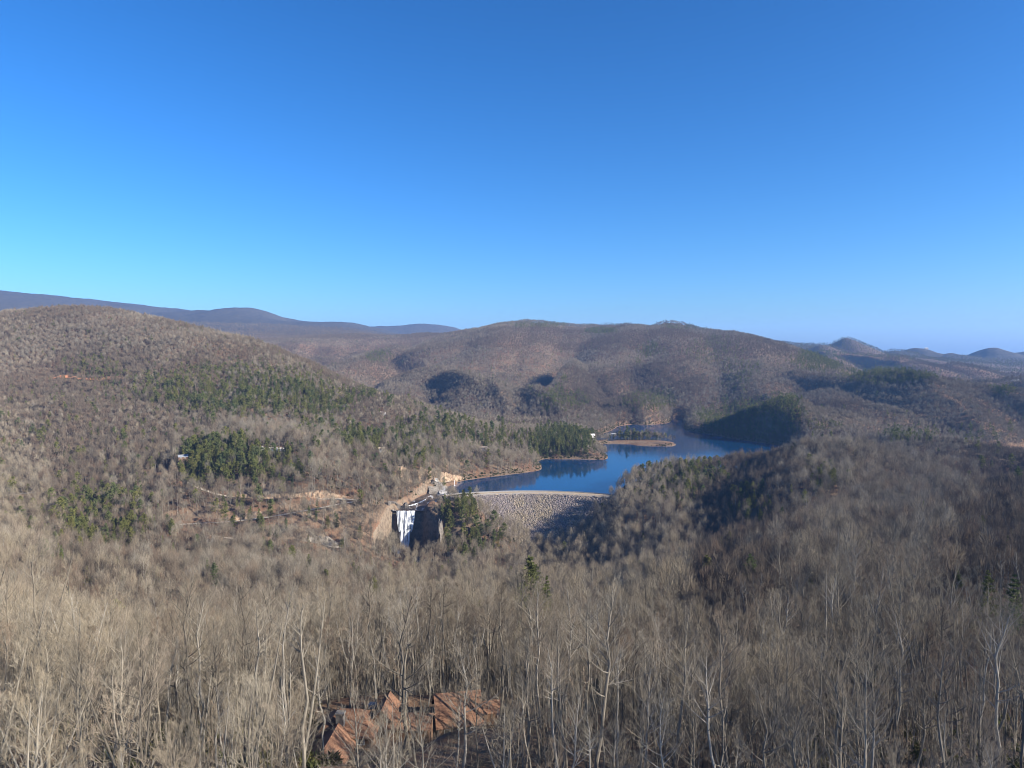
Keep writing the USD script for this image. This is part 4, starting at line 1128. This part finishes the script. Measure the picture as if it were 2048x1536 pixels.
SOLO_AT = [place_by_top(u, vt, H, y0, y1) for kind, u, vt, H, y0, y1, lb in SOLOS]
for (kind, u, vt, H, y0, y1, lb), P in zip(SOLOS, SOLO_AT):
    CLEAR.append((P[0], P[1], 3.4))
    CLEAR += [(P[0] * (1 - k / P[1]), P[1] - k, 4.4 if kind[0] == "pine" else 2.6) for k in range(4, 64 if kind[0] == "pine" else 14, 4)]
for hs in HOUSES:
    p = at_y(hs[2], hs[3], hs[4])
    CLEAR += [(p[0], p[1], 9.0), (p[0] - 3, p[1] - 11, 9.0)]
p = at_y(540, 901, 950)
CLEAR += [(p[0] + k, p[1] + j, 9.0) for k in range(-22, 30, 8) for j in (-8, 0)]
p = at_y(328, 912, 905)
CLEAR += [(p[0] + k, p[1] + j, 9.0) for k in (-8, 0, 8) for j in (-16, -8, 0)]
for u, v, Y in ((655, 1420, 138), (694, 1420, 138), (735, 1420, 138), (679, 1500, 131), (780, 1420, 140), (890, 1390, 147), (925, 1390, 147), (960, 1400, 147), (820, 1420, 142)):
    CLEAR.append(((u - CX) / FPX * Y, Y, 6.0))
    CLEAR.append(((u - CX) / FPX * (Y - 9), Y - 9, 5.0))
    if u not in (780, 820):
        CLEAR += [((u - CX) / FPX * (Y - k), Y - k, 4.2) for k in range(14, 50, 4)]
for p in SCAR[::3]:
    CLEAR += [(p[0], p[1], 9.0), (p[0] + 4, p[1] - 14, 9.0)]
for lx_ in np.linspace(-9, 34, 7):
    for ly_ in np.linspace(-55, 92, 18):
        CLEAR.append((FALL_L[0] + 14 + lx_ * .7 + max(ly_, 0) * .3, FALL_L[1] + ly_, 7.0))
CLEAR = np.array(CLEAR)
_ct = cKDTree(CLEAR[:, :2])
_cmax = CLEAR[:, 2].max()


def is_clear(X, Y):
    out = np.zeros(len(X), bool)
    P = np.stack([X, Y], 1)
    for rad in np.unique(CLEAR[:, 2]):
        t = cKDTree(CLEAR[CLEAR[:, 2] == rad][:, :2])
        out |= np.isfinite(t.query(P, distance_upper_bound=rad)[0])
    return out


def slope(X, Y, e=3.0):
    return np.hypot(ground(X + e, Y) - ground(X - e, Y), ground(X, Y + e) - ground(X, Y - e)) / (2 * e)


# needle-leaved trees by picture position: (column, row, half width, half height, share)
EVERGREEN = [
    (470, 780, 210, 55, .55), (600, 810, 120, 25, .6), (330, 770, 130, 40, .25), (180, 740, 70, 30, .3), (640, 800, 40, 12, .7),
    (470, 925, 85, 50, .93), (400, 930, 45, 50, .95), (560, 940, 60, 45, .5), (210, 1040, 110, 70, .5), (110, 1070, 60, 60, .3), (480, 1020, 60, 30, .55), (540, 1045, 50, 35, .4),
    (720, 880, 50, 25, .75), (640, 870, 60, 25, .3), (830, 870, 60, 30, .45), (900, 860, 60, 25, .4), (1000, 880, 90, 22, .45), (1120, 885, 75, 30, .85), (1100, 900, 40, 25, .7), (830, 910, 60, 25, .6), (720, 790, 40, 12, .6), (1130, 800, 60, 20, .6),
    (920, 1050, 50, 60, .9), (960, 1080, 50, 40, .5), (1290, 935, 60, 25, .5), (1380, 960, 80, 30, .5), (1340, 990, 70, 30, .3), (1500, 1010, 50, 40, .35), (1650, 975, 30, 30, .5),
    (1300, 700, 30, 12, .7), (1200, 662, 40, 6, .8), (1500, 840, 110, 45, .85), (1570, 830, 40, 45, .9), (1640, 720, 60, 25, .9), (1780, 750, 110, 20, .8), (1300, 800, 60, 25, .45), (1430, 700, 60, 30, .35), (1480, 750, 40, 40, .3), (1130, 758, 8, 8, .8), (1118, 776, 9, 10, .85), (1105, 795, 10, 11, .85), (1093, 815, 10, 11, .85), (1310, 690, 8, 7, .6), (1290, 708, 8, 8, .6), (1275, 726, 8, 8, .6), (1250, 872, 30, 14, .7), (1310, 872, 60, 12, .35),
    (760, 712, 30, 14, .6), (1690, 690, 20, 8, .5), (1640, 855, 40, 12, .5), (1950, 870, 60, 20, .25), (1820, 870, 60, 20, .3), (1080, 650, 60, 6, .6), (1380, 655, 60, 6, .5), (2010, 780, 25, 12, .8),
]


def ever_share(X, Y, Z):
    u, v = project(np.stack([X, Y, Z + 9], 1))
    s = np.full(len(X), .016)
    r = np.hypot(X, Y)
    s = np.where((r > 700) & (r < 1700) & (X < 0), .055, s)
    for cu, cv_, hu, hv, sh in EVERGREEN:
        s = np.maximum(s, sh * (1 - sstep(.7, 1.15, np.hypot((u - cu) / hu, (v - cv_) / hv))))
    s = np.where((r > 4200) & (X > 200), np.maximum(s, .45), s)
    s = np.where(r < 330, 0.0, s)
    return s


fields = []                                                   # (x, y, z, kind list name)
RINGS = [(82, 330, 6.4), (330, 700, 7.4), (700, 1100, 6.8), (1100, 1700, 7.0), (1700, 2600, 7.8), (2600, 3600, 10.0), (3600, 4700, 13.0), (4700, 6400, 19.0)]
allx = []
for r0, r1, sp in RINGS:
    X, Y = scatter(r0, r1, -41, 41, sp)
    Z = ground(X, Y)
    ok = (Z > 0.6) | (Y < 900)
    ok &= ~is_clear(X, Y)
    ld = lake_dist(X, Y)
    ok &= ld > 3
    hh = np.where(np.hypot(X, Y) < 700, 26, 20)
    ok &= in_sight(X, Y, Z, hh, slack=0.012 if r1 < 400 else .003)
    ok &= slope(X, Y) < 2.6
    dt_, ds_ = dam_coords(X, Y)
    fz = 4 - (ds_ - 7.5) / 1.35
    ok &= ~((dt_ > 0) & (dt_ < 1) & (ds_ > -20) & (ds_ < 84) & (fz > Z - 1.0))
    isl = ((X - ISLAND_C[0]) / 72) ** 2 + ((Y - ISLAND_C[1]) / 55) ** 2 < 1
    ok &= ~isl | ((Y > ISLAND_C[1] + 5) & (X < ISLAND_C[0] + 60))
    allx.append(np.stack([X, Y, Z], 1)[ok])
X, Y = scatter(1100, 2700, -41, 41, 7.2)                       # steep faces carry as many trees as flat ground does seen from above
Z = ground(X, Y)
ok = (slope(X, Y) > .42) & (slope(X, Y) < 2.6) & (lake_dist(X, Y) > 3) & ~is_clear(X, Y) & in_sight(X, Y, Z, 20, slack=.003)
allx.append(np.stack([X, Y, Z], 1)[ok])
_n = 60
_ia = np.random.default_rng(8)
_ix, _iy = ISLAND_C[0] + _ia.uniform(-38, 52, _n), ISLAND_C[1] + _ia.uniform(6, 20, _n)
_ik = lake_dist(_ix, _iy) > 1.0
allx.append(np.stack([_ix, _iy, ground(_ix, _iy)], 1)[_ik])
TREES = np.vstack(allx)
_r = np.hypot(TREES[:, 0], TREES[:, 1])
_ev = RNG.uniform(0, 1, len(TREES)) < ever_share(*TREES.T)
print("trees", len(TREES), "evergreen", _ev.sum())
_u, _v = project(TREES + [0, 0, 12])
_in = (_u > -30) & (_u < 2078) & (_v < 1590)
# the 300 broadleaved and 300 needle-leaved trees that show largest are things of their own
size = np.where(_in, 1 / _r, 0)
solo = np.zeros(len(TREES), bool)
for mask in (~_ev, _ev):
    idx = np.flatnonzero(mask)
    solo[idx[np.argsort(-size[idx])[:286]]] = True


def tone_patch(P):
    """Which sort of wood grows where: 0 grey, 1 tan, 2 dark, in drifts."""
    q = np.c_[P[:, :2] / np.clip(np.hypot(P[:, 0], P[:, 1])[:, None] * .16, 40, 240), np.zeros(len(P))]
    a, b = meshkit.fbm(q, 3, 71), meshkit.fbm(q, 3, 87)
    left = ((P[:, 0] < -20) & (np.hypot(P[:, 0], P[:, 1]) < 420)) * .10
    r_ = np.hypot(P[:, 0], P[:, 1])
    a, b = a - .10 * sstep(1300, 2300, r_), b + .07 * sstep(1300, 2300, r_) + .25 * sstep(3900, 4500, r_)
    t = np.zeros(len(P), int)
    t[a + left + RNG.normal(0, .07, len(P)) > .58] = 1
    t[b - left + RNG.normal(0, .07, len(P)) > .60] = 2
    return t


def pick_kind(P, kinds):
    tones = np.array([k[2] if len(k) > 2 else 0 for k in kinds])
    n = len(P)
    if not tones.any():
        return RNG.integers(0, len(kinds), n)
    t = tone_patch(P)
    out = np.zeros(n, int)
    for v in (0, 1, 2):
        ids = np.flatnonzero(tones == v)
        if len(ids) and (t == v).any():
            out[t == v] = ids[RNG.integers(0, len(ids), int((t == v).sum()))]
    return out


def instancer(name, P, kinds, label, cat, tone=None, smin=.62, smax=1.15):
    pi = UsdGeom.PointInstancer.Define(stage, path_for(name))
    tag(pi.GetPrim(), label, cat, None, "stuff")
    n = len(P)
    holder = UsdGeom.Scope.Define(stage, pi.GetPath().AppendChild("Kinds"))
    rel = pi.CreatePrototypesRel()
    for i, (k, *_) in enumerate(kinds):
        x = UsdGeom.Xform.Define(stage, holder.GetPath().AppendChild(f"kind_{i}"))
        x.GetPrim().GetReferences().AddInternalReference(k.GetPath())
        rel.AddTarget(x.GetPath())
    a = RNG.uniform(0, 2 * np.pi, n)
    tilt = RNG.normal(0, .03, (n, 2))
    q = np.c_[np.cos(a / 2), tilt, np.sin(a / 2)]
    q /= np.linalg.norm(q, axis=1, keepdims=True)
    s = smin + (smax - smin) * RNG.uniform(0, 1, n) ** .8
    s = s * (.82 + .42 * meshkit.fbm(np.c_[P[:, :2] / 42, np.zeros(n)], 2, 33))
    pi.CreatePositionsAttr(Vt.Vec3fArray.FromNumpy(P.astype(np.float32)))
    pi.CreateOrientationsAttr(Vt.QuathArray([Gf.Quath(float(w), float(x), float(y), float(z)) for w, x, y, z in q]))
    pi.CreateScalesAttr(Vt.Vec3fArray.FromNumpy(np.c_[s, s, s * RNG.uniform(.92, 1.08, n)].astype(np.float32)))
    pi.CreateProtoIndicesAttr(Vt.IntArray.FromNumpy(pick_kind(P, kinds).astype(np.int32)))
    return pi


def solo_tree(name, kind, P, s, label, cat, group):
    x = UsdGeom.Xform.Define(stage, path_for(name))
    x.AddTranslateOp().Set(Gf.Vec3d(*map(float, P)))
    x.AddRotateZOp().Set(float(RNG.uniform(0, 360)))
    x.AddScaleOp().Set(Gf.Vec3f(s, s, s))
    p = x.GetPrim()
    p.GetReferences().AddInternalReference(kind.GetPath())
    p.SetInstanceable(True)
    tag(p, label, cat, group)
    return p


LOOK = ["wide crowned", "slender high crowned forked", "broad spreading", "pole-like", "pale forked", "thin straight", "open crowned", "tall narrow forked", "domed", "lightly branched", "spreading forked", "tall thin"]


def bare_place(u, Y):
    if u < 560:
        return "in the pale thicket west of the chimney house" if Y < 170 else "on the slope under the switchback road"
    if u < 1010:
        return "close round the two brown roofed houses" if Y < 165 else "behind the two brown roofed houses"
    if u < 1480:
        return "in the wood east of the brown roofs" if Y < 165 else "on the rise facing the dam"
    return "in the dense wood at the right border" if Y < 165 else "on the hump before the dark spur"


def pine_place(u, v):
    for cu, cv_, hu, hv, lb in ((470, 925, 120, 70, "in the dark clump below the white building"), (470, 785, 320, 85, "in the long pine belt across the left hill"), (925, 1060, 75, 85, "on the knoll between waterfall and dam"),
                               (1130, 890, 90, 45, "on the wooded point by the lake"), (1340, 955, 150, 75, "on the bank at the dam's right end"), (200, 1050, 200, 110, "on the slope left of the switchback road"),
                               (520, 1050, 120, 60, "between the legs of the switchback road"), (830, 890, 200, 60, "above the orange spillway cliff"), (1540, 850, 150, 70, "on the shaded lakeside flank")):
        if abs(u - cu) < hu and abs(v - cv_) < hv:
            return lb
    return "scattered in the bare woods on the left bank" if u < 1000 else "scattered in the bare woods on the right bank"


for i in np.flatnonzero(solo & ~_ev):
    j = int(pick_kind(TREES[i:i + 1], NEAR)[0])
    k, H, tn = NEAR[j]
    hue_ = ("grey", "tan", "dark")[tn]
    w_ = bare_place(_u[i], TREES[i, 1])
    solo_tree("bare_tree", k, TREES[i] - [0, 0, .3], RNG.uniform(.62, 1.12), f"{LOOK[j]} bare {hue_} tree {w_}", "tree", f"{LOOK[j]} bare {hue_} trees {w_}")
for i in np.flatnonzero(solo & _ev):
    kinds = PINE3 if _r[i] < 900 else PINE2
    j = int(RNG.integers(0, len(kinds)))
    k, H = kinds[j]
    w_ = pine_place(_u[i], _v[i])
    lk_ = ("broad", "pointed", "flat topped", "bushy", "narrow", "low bushy")[j]
    solo_tree("pine_tree", k, TREES[i] - [0, 0, .3], RNG.uniform(.7, 1.1), f"{lk_} green pine {w_}", "pine", f"{lk_} pines {w_}")
rest = ~solo
for sel, kinds, nm, lb, ct in [
    (rest & ~_ev & (_r < 330), NEAR, "near_forest", "bare winter woodland filling the foreground slope", "forest"),
    (rest & ~_ev & (_r >= 330) & (_r < 1150), MIDD + FARD[:4], "gorge_forest", "bare winter woodland on both sides of the gorge", "forest"),
    (rest & ~_ev & (_r >= 1150), FARD, "hill_forest", "bare winter woodland covering the hills round the lake", "forest"),
    (rest & _ev & (_r < 1500), PINE2, "slope_pine_woods", "green pines scattered through the nearer slopes", "forest"),
    (rest & _ev & (_r >= 1500), PINE1, "hill_pine_woods", "dark evergreen woods on the far hills", "forest")]:
    if sel.any():
        instancer(nm, TREES[sel] - [0, 0, .3], kinds, lb, ct)
print({"near": int((rest & ~_ev & (_r < 330)).sum()), "solo": int(solo.sum())})

# ------------------------------------------------------------------ undergrowth
def puff(seed, n, R, H, w, ln):
    r_ = np.random.default_rng(seed)
    g = r_.normal(size=(n, 3))
    g /= np.linalg.norm(g, axis=1, keepdims=True)
    g[:, 2] = np.abs(g[:, 2])
    a_ = g * [R, R, H] * r_.uniform(.2, .8, n)[:, None]
    return blades(a_, a_ + (g + r_.normal(0, .5, (n, 3))) * ln, w, r_)


BRUSH, LAUREL = [], []
for k in range(4):
    UsdGeom.Xform.Define(stage, f"/World/Kinds/brush_{k}")
    usdkit.mesh(stage, f"/World/Kinds/brush_{k}/stems", puff(700 + k, 90, 1.3, 2.4, .05, 1.0), M["twig"])
    BRUSH.append((stage.GetPrimAtPath(f"/World/Kinds/brush_{k}"), 3))
    UsdGeom.Xform.Define(stage, f"/World/Kinds/laurel_{k}")
    usdkit.mesh(stage, f"/World/Kinds/laurel_{k}/leaves", puff(720 + k, 150, 1.7, 1.9, .45, .5), M["laurel"])
    LAUREL.append((stage.GetPrimAtPath(f"/World/Kinds/laurel_{k}"), 2.5))
SAP = []
for k in range(5):
    H = 8 + k * 1.3
    SAP.append((class_tree(f"sapling_{k}", *bare_tree(800 + k, H, 2, crown=.22, wide=.20 + .03 * k, fork=k % 2 == 1, lean=.05 * k), M["bark"], M["twig"]), H))
X, Y = scatter(88, 330, -41, 41, 5.6)
Z = ground(X, Y)
ok = ~is_clear(X, Y) & in_sight(X, Y, Z, 12, slack=.02)
instancer("sapling_thicket", np.stack([X, Y, Z - .1], 1)[ok], SAP, "thin leafless saplings crowding under the taller trees", "saplings", smin=.6, smax=1.35)
bx_, by_ = [], []
for r0, r1, sp in ((95, 330, 4.8), (330, 1000, 8.0)):
    X, Y = scatter(r0, r1, -41, 41, sp)
    Z = ground(X, Y)
    ok = ~is_clear(X, Y) & (lake_dist(X, Y) > 2) & in_sight(X, Y, Z, 3, slack=.03) & (slope(X, Y) < 1.5)
    bx_.append(np.stack([X, Y, Z], 1)[ok])
X, Y = scatter(930, 2000, -30, 30, 3.4)                       # brush along the shore
ld = lake_dist(X, Y)
ok = (ld > 1.5) & (ld < 14) & ~is_clear(X, Y) & ~(((X - ISLAND_C[0]) / 72) ** 2 + ((Y - ISLAND_C[1]) / 55) ** 2 < 1)
by_ = np.stack([X, Y, ground(X, Y)], 1)[ok]
hx_, hy_ = RNG.uniform(-48, 6, 260), RNG.uniform(92, 140, 260)
ok = (np.hypot((hx_ + 31) / 13, (hy_ - 136) / 13) > 1) & (np.hypot((hx_ + 12) / 9, (hy_ - 146) / 10) > 1)
BR = np.vstack(bx_ + [by_, np.stack([hx_, hy_, ground(hx_, hy_)], 1)[ok]])
_pat = meshkit.noise(np.c_[BR[:, :2] / 45, np.zeros(len(BR))], 61)
lau = RNG.uniform(0, 1, len(BR)) < np.where(np.hypot(BR[:, 0], BR[:, 1]) > 900, .4, .5 * sstep(.55, .75, _pat))
instancer("brush", BR[~lau], BRUSH, "low leafless brush between the trees", "brush", smin=.6, smax=1.4)
instancer("laurel_thickets", BR[lau], LAUREL, "low dark green laurel thickets under the trees", "shrubs", smin=.6, smax=1.3)

# ------------------------------------------------------------------ houses
M["shake_roof"] = mat("shake_roof", {
    "g": ("geometry", {}), "mp": ("mapping", {"scale": (1.0, 1.0, 5.0)}), "n": ("noise_texture", {"scale": 1.6, "detail": 5.0, "roughness": .7}),
    "r": ("rgb_ramp", {"ramp": [(.3, (.10, .052, .034)), (.5, (.175, .095, .06)), (.7, (.24, .14, .09))]}),
    "w": ("wave_texture", {"scale": 1.4, "distortion": 1.5, "bands_direction": "z"}), "bp": ("bump", {"strength": .5, "distance": .05}),
    "p": ("principled_bsdf", {"roughness": .9, "specular_ior_level": .15})},
    [("g.position", "mp.vector"), ("mp.vector", "n.vector"), ("n.fac", "r.fac"), ("r.color", "p.base_color"), ("g.position", "w.vector"), ("w.fac", "bp.height"), ("bp.normal", "p.normal")])
M["timber"] = simple("brown_timber", (.14, .085, .055), var=.25, scale=1.2)
M["chimney_stone"] = simple("chimney_stone", (.13, .12, .11), var=.45, scale=1.6)
M["window_glass"] = mat("window_glass", {"p": ("principled_bsdf", {"base_color": (.02, .03, .05), "roughness": .08, "specular_ior_level": .6})}, [])
M["grey_roof"] = simple("grey_roof", (.20, .21, .23), var=.15, scale=.6)
M["tan_roof"] = simple("tan_roof", (.34, .27, .20), var=.2, scale=.6)
M["white_wall"] = simple("white_wall", (.45, .43, .40), var=.08, scale=.6)
M["grey_wall"] = simple("grey_wall", (.30, .29, .28), var=.15, scale=.6)


def roof_mesh(L, W, h, hip=0.0, over=.5, thick=.22):
    """A gable (hip = 0) or hipped roof along x, eaves at z = 0, with thickness."""
    a, b = L / 2 + over, W / 2 + over
    drop = -over * h / (W / 2)
    top = [(-a, -b, drop), (a, -b, drop), (a, b, drop), (-a, b, drop), (-L / 2 + hip - (over if hip == 0 else 0), 0, h), (L / 2 - hip + (over if hip == 0 else 0), 0, h)]
    v = np.array(top + [(x, y, z - thick) for x, y, z in top])
    q = [(0, 1, 5), (0, 5, 4), (2, 3, 4), (2, 4, 5)] + ([(1, 2, 5), (3, 0, 4)] if hip else [])
    f = list(q) + [(c + 6, b_ + 6, a_ + 6) for a_, b_, c in q]
    loop = [0, 1, 2, 3] if hip else [0, 1, 5, 2, 3, 4]
    for i in range(len(loop)):
        j, k_ = loop[i], loop[(i + 1) % len(loop)]
        f += [(j, j + 6, k_ + 6), (j, k_ + 6, k_)]
    return v, np.array(f)


def walls_mesh(L, W, H, h=0.0):
    """Four walls with gable ends rising to h above the eaves."""
    a, b = L / 2, W / 2
    v = [(-a, -b, 0), (a, -b, 0), (a, b, 0), (-a, b, 0), (-a, -b, H), (a, -b, H), (a, b, H), (-a, b, H), (-a, 0, H + h), (a, 0, H + h)]
    f = [(0, 1, 5), (0, 5, 4), (2, 3, 7), (2, 7, 6), (1, 2, 6), (1, 6, 5), (3, 0, 4), (3, 4, 7), (5, 6, 9), (7, 4, 8)]
    return np.array(v), np.array(f)


def move(mesh, xyz=(0, 0, 0), rz=0.0):
    v, f = (mesh.vertices, mesh.faces) if hasattr(mesh, "vertices") else mesh
    c, s_ = math.cos(rz), math.sin(rz)
    v = np.asarray(v) @ np.array([[c, s_, 0], [-s_, c, 0], [0, 0, 1]]) + np.asarray(xyz)
    return v, f


def house(name, label, loc, rz, L, W, H, h, roof, wall, hip=0.0, cat="house", windows=3, over=.5, chimney=None, group=None):
    t = thing(name, label, cat, group, loc, rz)
    obj("wall", move(walls_mesh(L, W, H + 3, 0 if hip else h - .15), (0, 0, -3)), wall, t)
    r = obj("roof", move(roof_mesh(L, W, h, hip, over), (0, 0, H + .1)), roof, t)
    for k in range(windows):
        x = (k - (windows - 1) / 2) * L / (windows + .3)
        w = obj("window", trimesh.creation.box((L * .14, .16, H * .42)).apply_translation((x, -W / 2 - .04, H * .55)), M["white_paint"], t)
        obj("pane", trimesh.creation.box((L * .14 - .24, .1, H * .42 - .24)).apply_translation((x, -W / 2 - .10, H * .55)), M["window_glass"], w)
    if chimney:
        cx_, cy_, ch, cw, cm = chimney
        obj("chimney", trimesh.util.concatenate([trimesh.creation.box((cw, cw * .8, ch + 3)).apply_translation((cx_, cy_, H + ch / 2 - 1)),
                                                 trimesh.creation.box((cw + .3, cw * .8 + .3, .3)).apply_translation((cx_, cy_, H + ch + .6))]), cm, r)
    return t


HY = 138.0
hx = lambda u, Y: (u - CX) / FPX * Y
zr_ = at_y(690, 1418, HY)[2]                                   # ridge height of the left roof
t1 = house("brown_house", "brown shake roofed house with a dark stone chimney and a front gable", (hx(694, HY), HY, zr_ - 6.0), -.06, 10.2, 8.0, 3.2, 2.8, M["shake_roof"], M["timber"], hip=3.0, over=.7,
           chimney=(-1.2, -2.9, 2.9, 1.5, M["chimney_stone"]))
obj("front_gable_wall", move(walls_mesh(9, 6.4, 5.2, 2.5), (-1.4, -8.2, -5.2 + 2.2), math.pi / 2), M["timber"], t1)
obj("front_gable_roof", move(roof_mesh(9, 6.4, 2.7, 0, .6), (-1.4, -8.2, 2.3), math.pi / 2), M["shake_roof"], t1)
obj("rear_gable_wall", move(walls_mesh(7, 3.6, 5.4, 1.6), (6.2, 3.6, -1.2), math.pi / 2), M["timber"], t1)
obj("rear_gable_roof", move(roof_mesh(7, 3.6, 1.9, 0, .4), (6.2, 3.6, 4.25), math.pi / 2), M["shake_roof"], t1)
obj("skylight", trimesh.creation.box((1.5, 1.2, .9)).apply_translation((3.7, 2.6, 5.5)), M["window_glass"], t1)
obj("link_wall", move(walls_mesh(8.5, 5.0, 4.6, 1.4), (11.4, 2.0, -1.6)), M["timber"], t1)
obj("link_roof", move(roof_mesh(8.5, 5.0, 1.6, 0, .5), (11.4, 2.0, 3.05)), M["shake_roof"], t1)
HY2 = 147.0
z2 = at_y(890, 1377, HY2 + 2)[2]
t2 = house("brown_house", "steep brown shake roof of the second house, seen end-on through bare trees", (hx(912, HY2), HY2, z2 - 8.2), .20, 8.8, 9.6, 4.2, 4.2, M["shake_roof"], M["timber"], over=.6)
obj("dormer_wall", move(walls_mesh(5, 3.2, 3.0, 1.2), (6.0, -1.5, 2.2)), M["timber"], t2)
obj("dormer_roof", move(roof_mesh(5, 3.2, 1.4, 0, .4), (6.0, -1.5, 5.3)), M["shake_roof"], t2)
for nm, label, u, v, Y, rz, L, W, H, h, rf, wl_, n, cat in HOUSES:
    p = at_y(u, v, Y)
    p[2] = max(float(ground(p[0], p[1])), p[2] - 1.5)
    house(nm, label, p, rz, L, W, H, h, M[rf], M[wl_], cat=cat, windows=n)
# gravel lot by the white building, the lakeside slips
c = on_ground(540, 901, 900, 1010)
tag(obj("gravel_lot", strip(np.array([[c[0] - 22, c[1], c[2]], [c[0] - 10, c[1] + 1, c[2]], [c[0] + 8, c[1] + 1, c[2]], [c[0] + 26, c[1] - 1, c[2]]]), 17, lift=.5, hug=True), M["pale_concrete"], smooth=True), "pale gravel yard in front of the white building", "yard", kind="structure")
c = on_ground(328, 912, 860, 990)
tag(obj("grass_clearing", strip(np.array([[c[0] - 14, c[1] - 6, 0], [c[0], c[1], 0], [c[0] + 12, c[1] + 4, 0]]), 24, lift=.5, hug=True), M["dry_grass"], smooth=True), "dry yellow grass clearing at the bend of the gravel road", "clearing", kind="structure")
DK = thing("boat_dock", "small white floating dock at the shore behind the wooded spit", "dock", loc=at_plane(1229, 867.5, 0))
obj("deck", trimesh.creation.box((9, 5, .5)).apply_translation((0, 0, .4)), M["white_paint"], DK)
obj("gangway", trimesh.creation.box((12, 1.4, .3)).apply_translation((-10.4, 1, .7)), M["white_paint"], DK)
for k in (-4, 4):
    obj("pile", trimesh.creation.cylinder(.2, 3, sections=8).apply_translation((k, 2.7, .6)), M["timber"], DK)

# ------------------------------------------------------------------ standing out from the wood
for (kind, u, vt, H, y0, y1, lb), P_ in zip(SOLOS, SOLO_AT):
    pool_ = {"pine": PINE3, "bare": NEAR}[kind[0]]
    k, H0 = pool_[kind[1]][:2]
    solo_tree("pine_tree" if kind[0] == "pine" else "bare_tree", k, P_, H / H0, lb, "pine" if kind[0] == "pine" else "tree", None)

# ------------------------------------------------------------------ the air
M["haze"] = usdkit.material(stage, "/World/Looks/haze", {"v": ("principled_volume", {"color": (.28, .52, 1.0), "density": HAZE, "anisotropy": 0.1})}, [], volume="v.volume")
hz0, hz1 = float(GZZ.min()) - 12.0, max(float(GZZ.max()) + 5, CAM_Z + 5) + 10
tag(obj("haze", trimesh.creation.box((40000, 40000, hz1 - hz0)).apply_translation((0, 0, (hz0 + hz1) / 2)), M["haze"]), "thin blue winter haze over the mountains", "haze", kind="stuff")
